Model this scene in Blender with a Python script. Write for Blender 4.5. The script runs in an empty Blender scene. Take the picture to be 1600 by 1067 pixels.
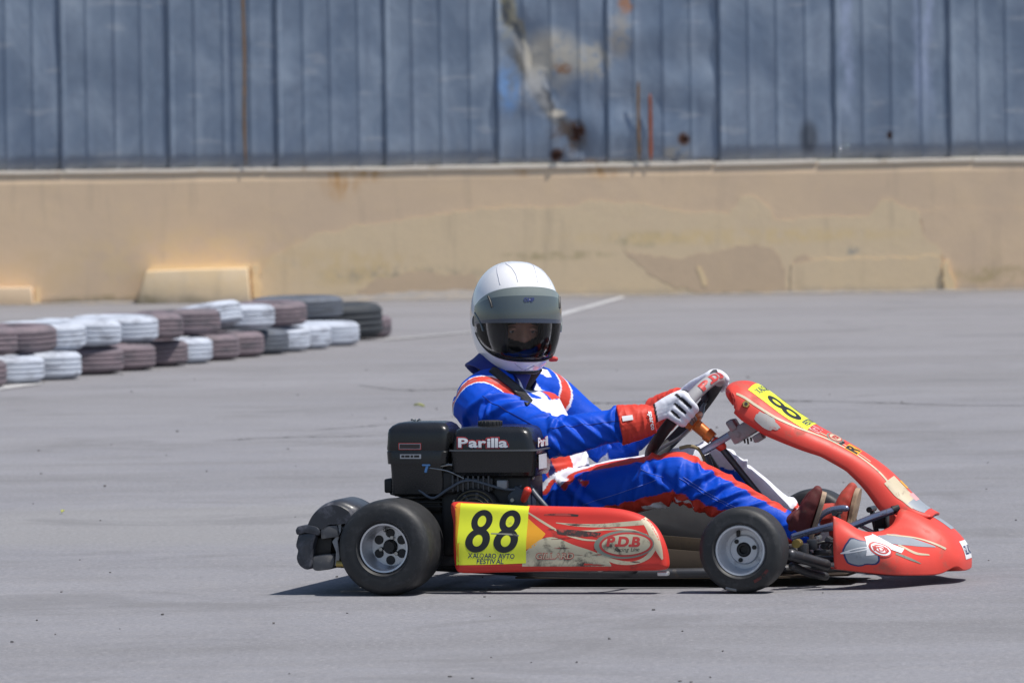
import bpy, bmesh, math, random
import numpy as np
from math import sin, cos, pi, radians, sqrt, atan2, exp
from mathutils import Vector, Matrix, noise

random.seed(7); np.random.seed(7)
S = bpy.context.scene
COL = S.collection

# ------------------------------------------------------------------ camera
FPX, IW, IH = 10600.0, 1600.0, 1067.0
CAM_H, CAM_D = 1.27, 20.0
PITCH, ROLL = math.atan(280 / FPX), radians(0.83)
cam_o = Vector((0, -CAM_D, CAM_H))
fw = Vector((0, cos(PITCH), -sin(PITCH))); rt0 = Vector((1, 0, 0)); up0 = rt0.cross(fw)
rt = rt0 * cos(ROLL) - up0 * sin(ROLL); up = up0 * cos(ROLL) + rt0 * sin(ROLL)
cd = bpy.data.cameras.new('camera'); cam = bpy.data.objects.new('camera', cd); COL.objects.link(cam)
cd.sensor_width = 36; cd.lens = FPX / IW * 36; cd.clip_start = 0.5; cd.clip_end = 2000
cam.matrix_world = Matrix(((rt.x, up.x, -fw.x, cam_o.x), (rt.y, up.y, -fw.y, cam_o.y), (rt.z, up.z, -fw.z, cam_o.z), (0, 0, 0, 1)))
cd.dof.use_dof = True; cd.dof.focus_distance = 20.1; cd.dof.aperture_fstop = 10.5
S.camera = cam

# ------------------------------------------------------------------ daylight
SUN = Vector((0.45, -0.17, 1.0)).normalized()
W = bpy.data.worlds.new('World'); S.world = W; W.use_nodes = True
nt = W.node_tree; bg = nt.nodes['Background']
sky = nt.nodes.new('ShaderNodeTexSky'); sky.sky_type = 'NISHITA'; sky.sun_disc = False
sky.sun_elevation = math.asin(SUN.z); sky.sun_rotation = atan2(SUN.x, SUN.y)
sky.air_density = 1.0; sky.dust_density = 1.0
nt.links.new(sky.outputs[0], bg.inputs[0]); bg.inputs[1].default_value = 0.10
sd = bpy.data.lights.new('sun', 'SUN'); sd.energy = 4.5; sd.angle = radians(0.53); sd.color = (1.0, 0.955, 0.89)
so = bpy.data.objects.new('sun', sd); COL.objects.link(so)
so.rotation_euler = (-SUN).to_track_quat('-Z', 'Y').to_euler(); so.location = (8, -2, 18)
S.view_settings.view_transform = 'Standard'; S.view_settings.look = 'None'
S.view_settings.exposure = 0.12; S.view_settings.gamma = 1.0; S.view_settings.use_curve_mapping = False

# ------------------------------------------------------------------ photo geometry: where a sight line meets a plane of the place
def ray(px, py):
    return fw + rt * ((px - IW / 2) / FPX) - up * ((py - IH / 2) / FPX)
def on_ground(px, py, z=0.0):
    d = ray(px, py); return cam_o + d * ((z - cam_o.z) / d.z)
def on_depth(px, py, Y):
    d = ray(px, py); return cam_o + d * ((Y - cam_o.y) / d.y)
YAW = radians(13.5)
KF = Vector((cos(YAW), -sin(YAW), 0)); KL = Vector((sin(YAW), cos(YAW), 0))
_pr = on_ground(612, 853, 0.143)
KO = _pr + KL * 0.62; KO.z = 0                      # kart origin: on the ground below the middle of the rear axle
def K(px, py, y):                                   # photo pixel -> kart coordinates on the lengthwise plane y
    d = ray(px, py); t = (y - (cam_o - KO).dot(KL)) / d.dot(KL)
    p = cam_o + d * t - KO
    return Vector((p.dot(KF), y, p.z))
M_KART = Matrix.Translation(KO) @ Matrix.Rotation(-YAW, 4, 'Z')

# ------------------------------------------------------------------ materials
class NT:
    def __init__(s, name):
        s.m = bpy.data.materials.new(name); s.m.use_nodes = True; s.t = s.m.node_tree
        s.b = s.t.nodes['Principled BSDF']; s.c = s.t.nodes.new('ShaderNodeTexCoord')
    def n(s, t, **k):
        o = s.t.nodes.new(t)
        for a, v in k.items(): setattr(o, a, v)
        return o
    def put(s, sock, v):
        if isinstance(v, bpy.types.NodeSocket): s.t.links.new(v, sock)
        elif v is not None:
            if hasattr(sock.default_value, '__len__') and not hasattr(v, '__len__'): v = (v, v, v, 1)
            if hasattr(sock.default_value, '__len__') and len(sock.default_value) == 4 and len(v) == 3: v = (*v, 1)
            sock.default_value = v
    def co(s, kind='Object', scale=(1, 1, 1), loc=(0, 0, 0)):
        m = s.n('ShaderNodeMapping'); s.t.links.new(s.c.outputs[kind], m.inputs[0])
        m.inputs['Scale'].default_value = scale; m.inputs['Location'].default_value = loc
        return m.outputs[0]
    def noise(s, scale=5, detail=4, rough=.55, co=None, stretch=None, dist=0, loc=(0, 0, 0)):
        o = s.n('ShaderNodeTexNoise'); o.inputs['Scale'].default_value = scale
        o.inputs['Detail'].default_value = detail; o.inputs['Roughness'].default_value = rough; o.inputs['Distortion'].default_value = dist
        s.put(o.inputs['Vector'], co if co is not None else s.co(scale=stretch or (1, 1, 1), loc=loc))
        return o.outputs[0]
    def vor(s, scale=5, feature='F1', co=None, stretch=None):
        o = s.n('ShaderNodeTexVoronoi', feature=feature); o.inputs['Scale'].default_value = scale
        s.put(o.inputs['Vector'], co if co is not None else s.co(scale=stretch or (1, 1, 1)))
        return o.outputs[0]
    def ramp(s, f, a, b, smooth=False):
        o = s.n('ShaderNodeMapRange'); o.interpolation_type = 'SMOOTHSTEP' if smooth else 'LINEAR'
        s.put(o.inputs[0], f); o.inputs[1].default_value = a; o.inputs[2].default_value = b
        return o.outputs[0]
    def rng(s, f, a, b):
        o = s.n('ShaderNodeMapRange'); s.put(o.inputs[0], f); o.inputs[3].default_value = a; o.inputs[4].default_value = b
        return o.outputs[0]
    def math(s, op, a, b=None, clamp=False):
        o = s.n('ShaderNodeMath', operation=op, use_clamp=clamp); s.put(o.inputs[0], a)
        if b is not None: s.put(o.inputs[1], b)
        return o.outputs[0]
    def mix(s, f, a, b, mode='MIX'):
        o = s.n('ShaderNodeMix', data_type='RGBA', blend_type=mode)
        s.put(o.inputs[0], f); s.put(o.inputs[6], a); s.put(o.inputs[7], b)
        return o.outputs[2]
    def xyz(s, kind='Object'):
        o = s.n('ShaderNodeSeparateXYZ'); s.t.links.new(s.c.outputs[kind], o.inputs[0]); return o.outputs
    def blob(s, c, r, kind='Object'):                # soft elliptical spot round a point
        v = s.n('ShaderNodeVectorMath', operation='LENGTH')
        m = s.co(kind, scale=[1 / q for q in r], loc=[-q / w for q, w in zip(c, r)])
        s.t.links.new(m, v.inputs[0]); return s.ramp(v.outputs['Value'], 1, .35, True)
    def rand(s): return s.n('ShaderNodeObjectInfo').outputs['Random']
    def attr(s, name): return s.n('ShaderNodeAttribute', attribute_name=name).outputs['Color']
    def bump(s, h, strength=.3, dist=.01):
        o = s.n('ShaderNodeBump'); o.inputs['Strength'].default_value = strength; o.inputs['Distance'].default_value = dist
        s.put(o.inputs['Height'], h); s.t.links.new(o.outputs[0], s.b.inputs['Normal'])
    def out(s, color=None, rough=None, metal=None, spec=None, coat=None):
        for k, v in (('Base Color', color), ('Roughness', rough), ('Metallic', metal), ('Specular IOR Level', spec), ('Coat Weight', coat)):
            s.put(s.b.inputs[k], v)
        return s.m

def simple(name, col, rough=.5, metal=0.0, var=.18, scale=14, dirt=None, dirt_at=(.56, .72), dscale=9, bump=0.0, bscale=120, spec=None, coat=None):
    t = NT(name)
    n1 = t.noise(scale, 5)
    c = t.mix(n1, [q * (1 - var) for q in col], [min(1, q * (1 + var)) for q in col])
    r = t.rng(t.noise(scale * 2.3, 4), max(0.03, rough - .1), min(1, rough + .12))
    if dirt:
        d = t.ramp(t.noise(dscale, 9, .68, dist=.4), dirt_at[0], dirt_at[1])
        c = t.mix(d, c, dirt); r = t.mix(d, r, .85)
    if bump: t.bump(t.noise(bscale, 3), bump, .004)
    return t.out(c, r, metal, spec, coat)

MT = {}
MT['red'] = simple('red_bodywork', (.64, .045, .033), .43, var=.12, scale=6, dirt=(.11, .035, .028), dirt_at=(.57, .72), dscale=13, bump=.06, bscale=40, spec=.35)
MT['redfade'] = simple('sun_faded_red_bodywork', (.70, .068, .050), .47, var=.16, scale=7, dirt=(.30, .12, .09), dirt_at=(.56, .74), dscale=12, bump=.08, bscale=40, spec=.3)
MT['beige'] = simple('beige_print', (.50, .45, .32), .5, var=.15, dirt=(.06, .05, .045), dirt_at=(.53, .66), dscale=16)
MT['beigeclean'] = simple('beige_line_print', (.55, .47, .33), .5, var=.12, dirt=(.2, .12, .1), dirt_at=(.58, .72), dscale=20)
MT['yellow'] = simple('yellow_sticker', (.72, .78, .035), .42, var=.05, dirt=(.22, .24, .06), dirt_at=(.60, .74), dscale=15)
MT['amber'] = simple('amber_print', (.80, .36, .02), .45, var=.08, dirt=(.25, .12, .03), dirt_at=(.58, .74), dscale=16)
MT['ink'] = simple('black_print', (.012, .012, .014), .45, var=.2, dirt=(.16, .17, .05), dirt_at=(.66, .76), dscale=24)
MT['navy'] = simple('navy_print', (.016, .03, .12), .5, var=.2)
MT['white'] = simple('white_print', (.76, .76, .78), .45, var=.06, dirt=(.4, .36, .36), dirt_at=(.6, .75))
MT['redprint'] = simple('red_print', (.50, .045, .04), .5, var=.12, dirt=(.22, .08, .07), dirt_at=(.72, .9), dscale=31)
MT['greyprint'] = simple('grey_print', (.27, .30, .34), .5, var=.15, dirt=(.12, .11, .11), dirt_at=(.55, .7), dscale=20)
MT['greygreen'] = simple('grey_green_print', (.20, .23, .19), .5, var=.15, dirt=(.1, .09, .08), dirt_at=(.55, .7), dscale=20)
MT['pinkprint'] = simple('pink_print', (.75, .35, .36), .5, var=.1)
MT['black'] = simple('black_engine_plastic', (.012, .013, .015), .26, var=.25, scale=10, bump=.1, bscale=300)
MT['blackmatt'] = simple('black_cast_metal', (.012, .012, .013), .55, var=.3, scale=20, dirt=(.05, .045, .04), dirt_at=(.56, .74), dscale=22)
MT['bumper'] = simple('scuffed_black_plastic', (.032, .035, .045), .38, var=.3, scale=9, dirt=(.17, .17, .20), dirt_at=(.50, .74), dscale=17, bump=.12, bscale=60)
MT['bumperedge'] = simple('scratched_grey_plastic', (.10, .10, .105), .55, var=.3, scale=16, dirt=(.22, .21, .20), dirt_at=(.5, .7), dscale=26)
MT['alu'] = simple('cast_aluminium', (.60, .61, .64), .36, .6, var=.12, scale=20, dirt=(.16, .15, .14), dirt_at=(.58, .78), dscale=30)
MT['clamp'] = simple('grey_clamp_alloy', (.26, .27, .29), .42, .3, var=.15, scale=24, dirt=(.1, .1, .1), dirt_at=(.58, .75), dscale=30)
MT['alum'] = simple('matt_wheel_alloy', (.60, .61, .64), .42, .35, var=.1, scale=18, dirt=(.13, .12, .11), dirt_at=(.57, .8), dscale=34)
MT['bolt'] = simple('dull_steel', (.42, .41, .39), .38, 1.0, var=.2, scale=60)
MT['tube'] = simple('blue_grey_frame_tube', (.24, .27, .38), .28, .75, var=.15, scale=20, dirt=(.07, .06, .06), dirt_at=(.58, .72), dscale=26)
MT['tubedark'] = simple('dark_steel_tube', (.06, .062, .07), .4, .5, var=.25, scale=20, dirt=(.14, .12, .10), dirt_at=(.56, .72), dscale=26)
MT['orange'] = simple('orange_anodised_hub', (.55, .15, .03), .36, .35, var=.2, scale=30, dirt=(.1, .05, .03), dirt_at=(.6, .74), dscale=40)
MT['brass'] = simple('brass_bolt', (.42, .31, .10), .4, .8, var=.2, scale=40)
MT['rim_grip'] = simple('black_suede_grip', (.020, .020, .022), .7, var=.25, scale=30, bump=.2, bscale=400)
MT['grey_grip'] = simple('grey_wheel_grip', (.34, .33, .34), .65, var=.12, scale=30, dirt=(.15, .14, .14), dirt_at=(.58, .75), dscale=30)
MT['tray'] = simple('dusty_floor_tray', (.075, .055, .038), .75, .2, var=.25, scale=14, dirt=(.05, .04, .035), dirt_at=(.5, .7))
MT['seat'] = simple('black_fibreglass_seat', (.02, .02, .022), .4, var=.2)
MT['helmet'] = simple('white_helmet_paint', (.80, .80, .82), .16, var=.02, coat=.5)
MT['helmetline'] = simple('grey_helmet_line', (.42, .43, .48), .4, var=.1)
MT['trim'] = simple('black_rubber_trim', (.014, .014, .016), .5, var=.2)
MT['lining'] = simple('dark_helmet_lining', (.02, .02, .022), .9, var=.2, scale=60)
MT['strip'] = simple('grey_sun_strip', (.085, .105, .11), .16, var=.04, coat=.6)
MT['striplight'] = simple('pale_sun_strip_edge', (.19, .22, .21), .2, var=.05, coat=.6)
MT['stripdark'] = simple('dark_sun_strip_edge', (.035, .05, .085), .2, var=.05, coat=.6)
MT['skin'] = simple('skin', (.46, .25, .17), .5, var=.12, scale=40)
MT['hair'] = simple('dark_hair', (.015, .012, .01), .6, var=.2, scale=80)
MT['eyewhite'] = simple('eye_white', (.55, .53, .5), .2, var=.03)
MT['iris'] = simple('dark_iris', (.02, .012, .008), .12, var=.1)
MT['shoe'] = simple('dark_red_suede', (.11, .018, .018), .75, var=.3, scale=25, dirt=(.12, .08, .06), dirt_at=(.55, .75), dscale=20)
MT['shoered'] = simple('worn_red_suede', (.42, .045, .03), .7, var=.25, scale=25, dirt=(.18, .10, .07), dirt_at=(.52, .75), dscale=18)
MT['sole'] = simple('beige_rubber_sole', (.36, .26, .18), .75, var=.2, scale=25, dirt=(.14, .1, .07), dirt_at=(.5, .7), dscale=18)
MT['cap_red'] = simple('red_cap', (.72, .05, .03), .4, var=.1)
MT['blue_lever'] = simple('blue_lever', (.12, .30, .62), .35, var=.15)
MT['hose'] = simple('grey_hose', (.07, .085, .11), .45, var=.15)

def rubber(name, col, scuff):
    t = NT(name)
    n1 = t.noise(9, 5); n2 = t.noise(40, 5, .7, stretch=(1, 3, 1))
    c = t.mix(n1, [q * .7 for q in col], [q * 1.35 for q in col])
    c = t.mix(t.ramp(n2, .5, .8), c, scuff)
    t.bump(t.noise(90, 4), .15, .003)
    return t.out(c, t.rng(n2, .42, .72))
MT['tyre'] = rubber('worn_slick_rubber', (.017, .018, .020), (.052, .052, .056))
def vis():
    t = NT('smoke_visor'); nt = t.t
    tr = t.n('ShaderNodeBsdfTransparent'); tr.inputs[0].default_value = (.88, .88, .88, 1)
    gl = t.n('ShaderNodeBsdfGlossy'); gl.inputs[1].default_value = .06
    mx = t.n('ShaderNodeMixShader'); fr = t.n('ShaderNodeFresnel'); fr.inputs[0].default_value = 1.3
    nt.links.new(fr.outputs[0], mx.inputs[0]); nt.links.new(tr.outputs[0], mx.inputs[1]); nt.links.new(gl.outputs[0], mx.inputs[2])
    nt.links.new(mx.outputs[0], nt.nodes['Material Output'].inputs[0]); return t.m
MT['visor'] = vis()
def fabric(name, attr):
    t = NT(name); c = t.attr(attr)
    n1 = t.noise(26, 4)
    c = t.mix(t.ramp(n1, .35, .75), c, t.mix(.88, (0, 0, 0), c))
    fo = t.noise(20, 2, .5, dist=1.0)
    wv = t.noise(420, 2)
    t.bump(t.math('ADD', t.math('MULTIPLY', fo, 1.0), t.math('MULTIPLY', wv, .03)), .22, .012)
    t.b.inputs['Specular IOR Level'].default_value = .25
    return t.out(c, .55)
MT['suit'] = fabric('race_suit_fabric', 'cloth')
MT['glovecloth'] = fabric('glove_fabric', 'cloth')

# ------------------------------------------------------------------ mesh helpers
def link(name, me, parent=None, mats=(), smooth=True, angle=40):
    o = bpy.data.objects.new(name, me); COL.objects.link(o)
    for m in (mats if isinstance(mats, (list, tuple)) else [mats]): me.materials.append(m)
    if smooth:
        me.polygons.foreach_set('use_smooth', [True] * len(me.polygons))
        if angle: me.set_sharp_from_angle(angle=radians(angle))
    if parent is not None: o.parent = parent
    return o
def mesh(name, v, f, mats, parent=None, smooth=True, angle=40, mi=None):
    me = bpy.data.meshes.new(name); me.from_pydata([tuple(q) for q in v], [], f)
    if mi is not None: me.polygons.foreach_set('material_index', mi)
    me.update(); return link(name, me, parent, mats, smooth, angle)
def bmobj(name, bm, mats, parent=None, smooth=True, angle=40):
    bmesh.ops.recalc_face_normals(bm, faces=bm.faces)
    me = bpy.data.meshes.new(name); bm.to_mesh(me); bm.free(); return link(name, me, parent, mats, smooth, angle)
def tag(o, label=None, cat=None, group=None, kind=None):
    if label: o['label'] = label
    if cat: o['category'] = cat
    if group: o['group'] = group
    if kind: o['kind'] = kind
    return o
def empty(name, loc=(0, 0, 0), rz=0.0):
    o = bpy.data.objects.new(name, None); COL.objects.link(o); o.empty_display_size = .1
    o.location = loc; o.rotation_euler = (0, 0, rz); return o
def spline(pts, n):
    P = np.array([tuple(p) for p in pts], float); m = len(P)
    if m == 2: 
        t = np.linspace(0, 1, n)[:, None]; return P[0] * (1 - t) + P[1] * t
    d = np.r_[0, np.cumsum(np.maximum(1e-9, np.linalg.norm(np.diff(P, axis=0), axis=1)) ** .5)]
    T = np.zeros_like(P); T[1:-1] = (P[2:] - P[:-2]) / (d[2:] - d[:-2])[:, None]
    T[0] = (P[1] - P[0]) / (d[1] - d[0]); T[-1] = (P[-1] - P[-2]) / (d[-1] - d[-2])
    o = []
    for t in np.linspace(0, d[-1], n):
        i = min(m - 2, int(np.searchsorted(d, t, 'right')) - 1); h = d[i + 1] - d[i]; s = (t - d[i]) / h
        o.append((2*s**3-3*s**2+1)*P[i] + (s**3-2*s**2+s)*h*T[i] + (-2*s**3+3*s**2)*P[i+1] + (s**3-s**2)*h*T[i+1])
    return np.array(o)
def tube_data(path, rad, seg=12, round_cap=False, flat=None):
    P = [Vector(p) for p in path]; n = len(P)
    R = list(rad) if hasattr(rad, '__len__') else [rad] * n
    if len(R) != n: R = list(np.interp(np.linspace(0, 1, n), np.linspace(0, 1, len(R)), R))
    if round_cap:
        a = (P[0] - P[1]).normalized(); b = (P[-1] - P[-2]).normalized(); r0, r1 = R[0], R[-1]
        P = [P[0] + a * r0 * q for q in (.98, .8, .45)] + P + [P[-1] + b * r1 * q for q in (.45, .8, .98)]
        R = [r0 * q for q in (.2, .6, .89)] + R + [r1 * q for q in (.89, .6, .2)]; n = len(P)
    v, f = [], []
    t = (P[1] - P[0]).normalized(); a = t.orthogonal().normalized() if flat is None else (Vector(flat) - t * t.dot(Vector(flat))).normalized()
    for i in range(n):
        tt = (P[min(i + 1, n - 1)] - P[max(i - 1, 0)]).normalized()
        a = (a - tt * tt.dot(a)); a = a.normalized() if a.length > 1e-6 else tt.orthogonal().normalized()
        b = tt.cross(a)
        for k in range(seg):
            q = 2 * pi * k / seg; v.append(P[i] + (a * cos(q) + b * sin(q)) * R[i])
    for i in range(n - 1):
        for k in range(seg):
            k2 = (k + 1) % seg; f.append((i*seg+k, i*seg+k2, (i+1)*seg+k2, (i+1)*seg+k))
    f.append(tuple(range(seg))[::-1]); f.append(tuple((n-1)*seg+k for k in range(seg)))
    return v, f
class MB:
    def __init__(s): s.v, s.f, s.mi = [], [], []
    def add(s, v, f, m=0):
        o = len(s.v); s.v += [Vector(q) for q in v]; s.f += [tuple(o + i for i in q) for q in f]; s.mi += [m] * len(f); return s
    def tube(s, path, rad, seg=12, m=0, **k): return s.add(*tube_data(path, rad, seg, **k), m)
    def box(s, c, d, bev=0.0, rot=None, m=0, seg=2):
        bm = bmesh.new(); bmesh.ops.create_cube(bm, size=1); bmesh.ops.scale(bm, vec=d, verts=bm.verts)
        if bev: bmesh.ops.bevel(bm, geom=bm.edges[:], offset=bev, segments=seg, profile=.5, affect='EDGES', clamp_overlap=True)
        mt = Matrix.Translation(c) @ (rot.to_4x4() if rot is not None else Matrix())
        v = [mt @ q.co for q in bm.verts]; f = [[q.index for q in p.verts] for p in bm.faces]; bm.free(); return s.add(v, f, m)
    def lathe(s, prof, c=(0, 0, 0), axis='y', seg=48, m=0, closed=False):
        v, f = [], []; n = len(prof)
        for k in range(seg):
            q = 2 * pi * k / seg
            for r, h in prof:
                p = {'y': (r * cos(q), h, r * sin(q)), 'z': (r * cos(q), r * sin(q), h), 'x': (h, r * cos(q), r * sin(q))}[axis]
                v.append(Vector(p) + Vector(c))
        for k in range(seg):
            k2 = (k + 1) % seg
            for i in range(n if closed else n - 1):
                j = (i + 1) % n
                f.append((k*n+i, k*n+j, k2*n+j, k2*n+i))
        return s.add(v, f, m)
    def prism(s, poly, fn, d0, d1, m=0):              # polygon (2D) -> fn(a, b, depth), closed solid
        n = len(poly); v = [fn(a, b, d0) for a, b in poly] + [fn(a, b, d1) for a, b in poly]
        f = [tuple(range(n)), tuple(range(2*n-1, n-1, -1))] + [(i, i + n, (i+1) % n + n, (i+1) % n) for i in range(n)]
        return s.add(v, f, m)
    def obj(s, name, mats, parent=None, bevel=0.0, smooth=True, angle=40):
        bm = bmesh.new(); vs = [bm.verts.new(q) for q in s.v]
        for q, m in zip(s.f, s.mi):
            try: fa = bm.faces.new([vs[i] for i in q]); fa.material_index = m
            except ValueError: pass
        bmesh.ops.remove_doubles(bm, verts=bm.verts, dist=1e-6)
        if bevel:
            ed = [e for e in bm.edges if len(e.link_faces) == 2 and e.calc_face_angle(0) > .6]
            bmesh.ops.bevel(bm, geom=ed, offset=bevel, segments=2, profile=.5, affect='EDGES', clamp_overlap=True)
        return bmobj(name, bm, mats, parent, smooth, angle)
_gl = {}
def glyph(ch, shear, off):
    key = (ch, shear, off)
    if key in _gl: return _gl[key]
    def make(of):
        c = bpy.data.curves.new('t', 'FONT'); c.body = ch; c.shear = shear; c.offset = of; c.size = 1; c.resolution_u = 4; c.fill_mode = 'FRONT'
        o = bpy.data.objects.new('t', c); COL.objects.link(o); bpy.context.view_layer.update()
        me = o.to_mesh(); v = np.array([q.co[:] for q in me.vertices]).reshape(-1, 3); f = [tuple(p.vertices) for p in me.polygons]; ar = sum(p.area for p in me.polygons)
        o.to_mesh_clear(); bpy.data.objects.remove(o); bpy.data.curves.remove(c); return v, f, ar
    v, f, a0 = make(0.0)
    if off:
        for q in (off, off * .85, off * .7, off * .5, off * .3, -off):
            v2, f2, a2 = make(q)
            if a2 > a0 * (1 + abs(q) * 3) and np.all(np.ptp(v2, 0) <= np.ptp(v, 0) + 2.3 * abs(q) + .03): v, f = v2, f2; break
    _gl[key] = (v, f); return v, f
def advance(ch):
    return {' ': .32, '.': .26, 'i': .28, 'l': .28, 'I': .30, 'r': .40, 'a': .56, 'M': .92, 'O': .82, 'Q': .84, 'G': .80, 'A': .70, 'X': .68, 'V': .68, 'P': .62, 'R': .66, 'D': .78, 'B': .66, 'U': .74, 'L': .56, 'F': .54, 'E': .58, 'S': .58, 'T': .62}.get(ch, .58)
def text_mesh(body, shear=0.0, off=0.0, spacing=1.0):   # built-in lettering, letter by letter, normalised to the box 0..1 x 0..1
    V, F, x = [], [], 0.0
    for ch in body:
        if ch != ' ':
            v, f = glyph(ch, shear, off)
            w0 = v[:, 0].min() + shear * 0; wd = v[:, 0].max() - v[:, 0].min()
            o = len(V); V += [(p[0] - w0 + x, p[1]) for p in v]; F += [tuple(o + i for i in q) for q in f]
            x += (wd - abs(shear) * .35 - 1.4 * off + .075) * 1.0 + .05 * (spacing - 1)
        else: x += .30
    v = np.array(V); mn, mx = v.min(0), v.max(0); v = (v - mn) / np.maximum(mx - mn, 1e-9); return v, F, 1
def decal(name, pts2, faces, fn, mat, parent):          # 2D print laid onto a surface by fn
    P = [tuple(q) for q in pts2]; V3 = [Vector(fn(a, b)) for a, b in P]; F, todo, mid = [], [], {}
    for q in faces:
        if len(q) <= 4 and max((V3[q[i]] - V3[q[i - 1]]).length for i in range(len(q))) < .013: F.append(tuple(q))
        else: todo += [(q[0], q[i], q[i + 1]) for i in range(1, len(q) - 1)]
    while todo:                                          # long facets are split so that the print follows the curved panel
        a, b, c = todo.pop(); e = max(((V3[a] - V3[b]).length, a, b, c), ((V3[b] - V3[c]).length, b, c, a), ((V3[c] - V3[a]).length, c, a, b))
        if e[0] < .009 or len(P) > 6000: F.append((a, b, c)); continue
        k = (min(e[1], e[2]), max(e[1], e[2]))
        if k not in mid: mid[k] = len(P); P.append(((P[k[0]][0] + P[k[1]][0]) / 2, (P[k[0]][1] + P[k[1]][1]) / 2)); V3.append(Vector(fn(*P[-1])))
        m = mid[k]; todo += [(e[1], m, e[3]), (m, e[2], e[3])]
    return mesh(name, V3, F, mat, parent, smooth=True, angle=None)
def strip2(top, bot, n=24, m=4):                        # quad sheet between two 2D polylines
    A, B = spline(top, n), spline(bot, n); v, f = [], []
    for i in range(n):
        for j in range(m + 1): v.append(tuple(A[i] * (1 - j / m) + B[i] * j / m))
    for i in range(n - 1):
        for j in range(m): f.append((i*(m+1)+j, i*(m+1)+j+1, (i+1)*(m+1)+j+1, (i+1)*(m+1)+j))
    return v, f
def ell2(cx, cy, rx, ry, rot=0, n=32, r0=0.0):
    v, f = [], []; rr = [max(r0, 1e-3), (r0 + 1) / 2, 1]
    for r in rr:
        for k in range(n):
            a = 2 * pi * k / n; x, y = rx * r * cos(a), ry * r * sin(a)
            v.append((cx + x * cos(rot) - y * sin(rot), cy + x * sin(rot) + y * cos(rot)))
    for j in range(2):
        for k in range(n): k2 = (k + 1) % n; f.append((j*n+k, j*n+k2, (j+1)*n+k2, (j+1)*n+k))
    return v, f
def boxmap(v, x0, y0, ax, ay):                          # unit text box -> 2D frame: origin, baseline vector, up vector
    return [(x0 + a * ax[0] + b * ay[0], y0 + a * ax[1] + b * ay[1]) for a, b in v]
# ------------------------------------------------------------------ ground
def ground_material():
    t = NT('worn_asphalt')
    big = t.noise(.35, 6, .6, dist=.6); mid = t.noise(1.7, 6, .65); fine = t.noise(160, 3, .7); mott = t.noise(9, 5, .7)
    c = t.mix(t.ramp(big, .3, .72), (.200, .203, .232), (.276, .277, .304))
    c = t.mix(t.math('MULTIPLY', t.ramp(mid, .48, .72), .7), c, (.168, .165, .175))
    c = t.mix(t.math('MULTIPLY', t.ramp(mott, .48, .75), .6), c, (.315, .305, .31))
    # older smooth lane: broad pale and dark bands running along the track
    y = t.xyz()[1]; wob = t.math('ADD', y, t.math('MULTIPLY', t.noise(.5, 4), 2.2))
    band = t.noise(.42, 5, .6, stretch=(.14, 1, 1), dist=.5); c = t.mix(t.math('MULTIPLY', t.ramp(band, .48, .62, True), .6), c, (.165, .163, .172))
    pale = t.math('MULTIPLY', t.ramp(wob, 3.6, 4.0), t.ramp(wob, 6.7, 6.2)); pale = t.math('MULTIPLY', pale, t.ramp(t.xyz()[0], 1.2, -.6))
    c = t.mix(t.math('MULTIPLY', pale, .55), c, (.285, .283, .28))
    warm = t.ramp(wob, 9, 30); c = t.mix(t.math('MULTIPLY', warm, .4), c, (.285, .262, .252))
    c = t.mix(t.ramp(fine, .25, .8), t.mix(.45, c, (.10, .10, .11)), t.mix(.25, c, (.40, .39, .40)))
    gr = t.noise(55, 4, .75); c = t.mix(t.math('MULTIPLY', t.ramp(gr, .52, .64), .55), c, (.135, .132, .14)); c = t.mix(t.math('MULTIPLY', t.ramp(gr, .47, .35), .5), c, (.36, .35, .355)); stn = t.noise(.9, 7, .7, dist=.9, loc=(9, 3, 0)); c = t.mix(t.math('MULTIPLY', t.ramp(stn, .54, .64), .45), c, (.15, .148, .155))
    agg = t.vor(120); c = t.mix(t.math('MULTIPLY', t.ramp(agg, .16, .05), .4), c, (.40, .39, .38))
    skid = t.noise(3.0, 5, .65, stretch=(.08, 1, 1), dist=.8); c = t.mix(t.math('MULTIPLY', t.ramp(skid, .64, .78), .14), c, (.11, .11, .12))
    t.bump(t.math('ADD', fine, t.math('MULTIPLY', t.noise(40, 4), .8)), .35, .006)
    return t.out(c, .88, spec=.3)
g_v, g_f = [], []
gx = [-600, -60, -20, -8, -4, 0, 4, 8, 20, 60, 600]; gy = [-60, -24, -10, -4, 0, 4, 10, 20, 32, 44, 120, 900]
for yy in gy:
    for xx in gx: g_v.append((xx, yy, 0))
for j in range(len(gy) - 1):
    for i in range(len(gx) - 1):
        a = j * len(gx) + i; g_f.append((a, a + 1, a + len(gx) + 1, a + len(gx)))
ground = mesh('ground', g_v, g_f, ground_material(), smooth=False); tag(ground, kind='structure')

tar = simple('dark_crack_filler', (.135, .132, .138), .9, var=.3, scale=6)
def crack(pts, w, seed):
    r = random.Random(seed); P = spline(pts, 60); v, f = [], []
    for i, p in enumerate(P):
        ww = w * (.35 + .9 * noise.noise(Vector((i * .35, seed, 0))) ** 2 * 3) * min(1, i / 4 + .15, (59 - i) / 4 + .15)
        dy = .5 * w * noise.noise(Vector((i * .5, seed, 5)))
        v += [(p[0], p[1] + dy - ww, .004), (p[0], p[1] + dy + ww, .004)]
    for i in range(59): f.append((2*i, 2*i+2, 2*i+3, 2*i+1))
    o = mesh('crack', v, f, tar, ground, smooth=False); return o
def gp(*pp): return [on_ground(x, y) for x, y in pp]
crack(gp((1120, 628), (1240, 627), (1360, 629), (1480, 633), (1620, 634)), .06, 3)
crack(gp((490, 672), (600, 664), (680, 655), (730, 648)), .032, 4)
crack(gp((330, 690), (430, 684), (560, 682), (640, 678)), .028, 8)
crack(gp((560, 602), (640, 610), (760, 606)), .07, 12)
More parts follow.
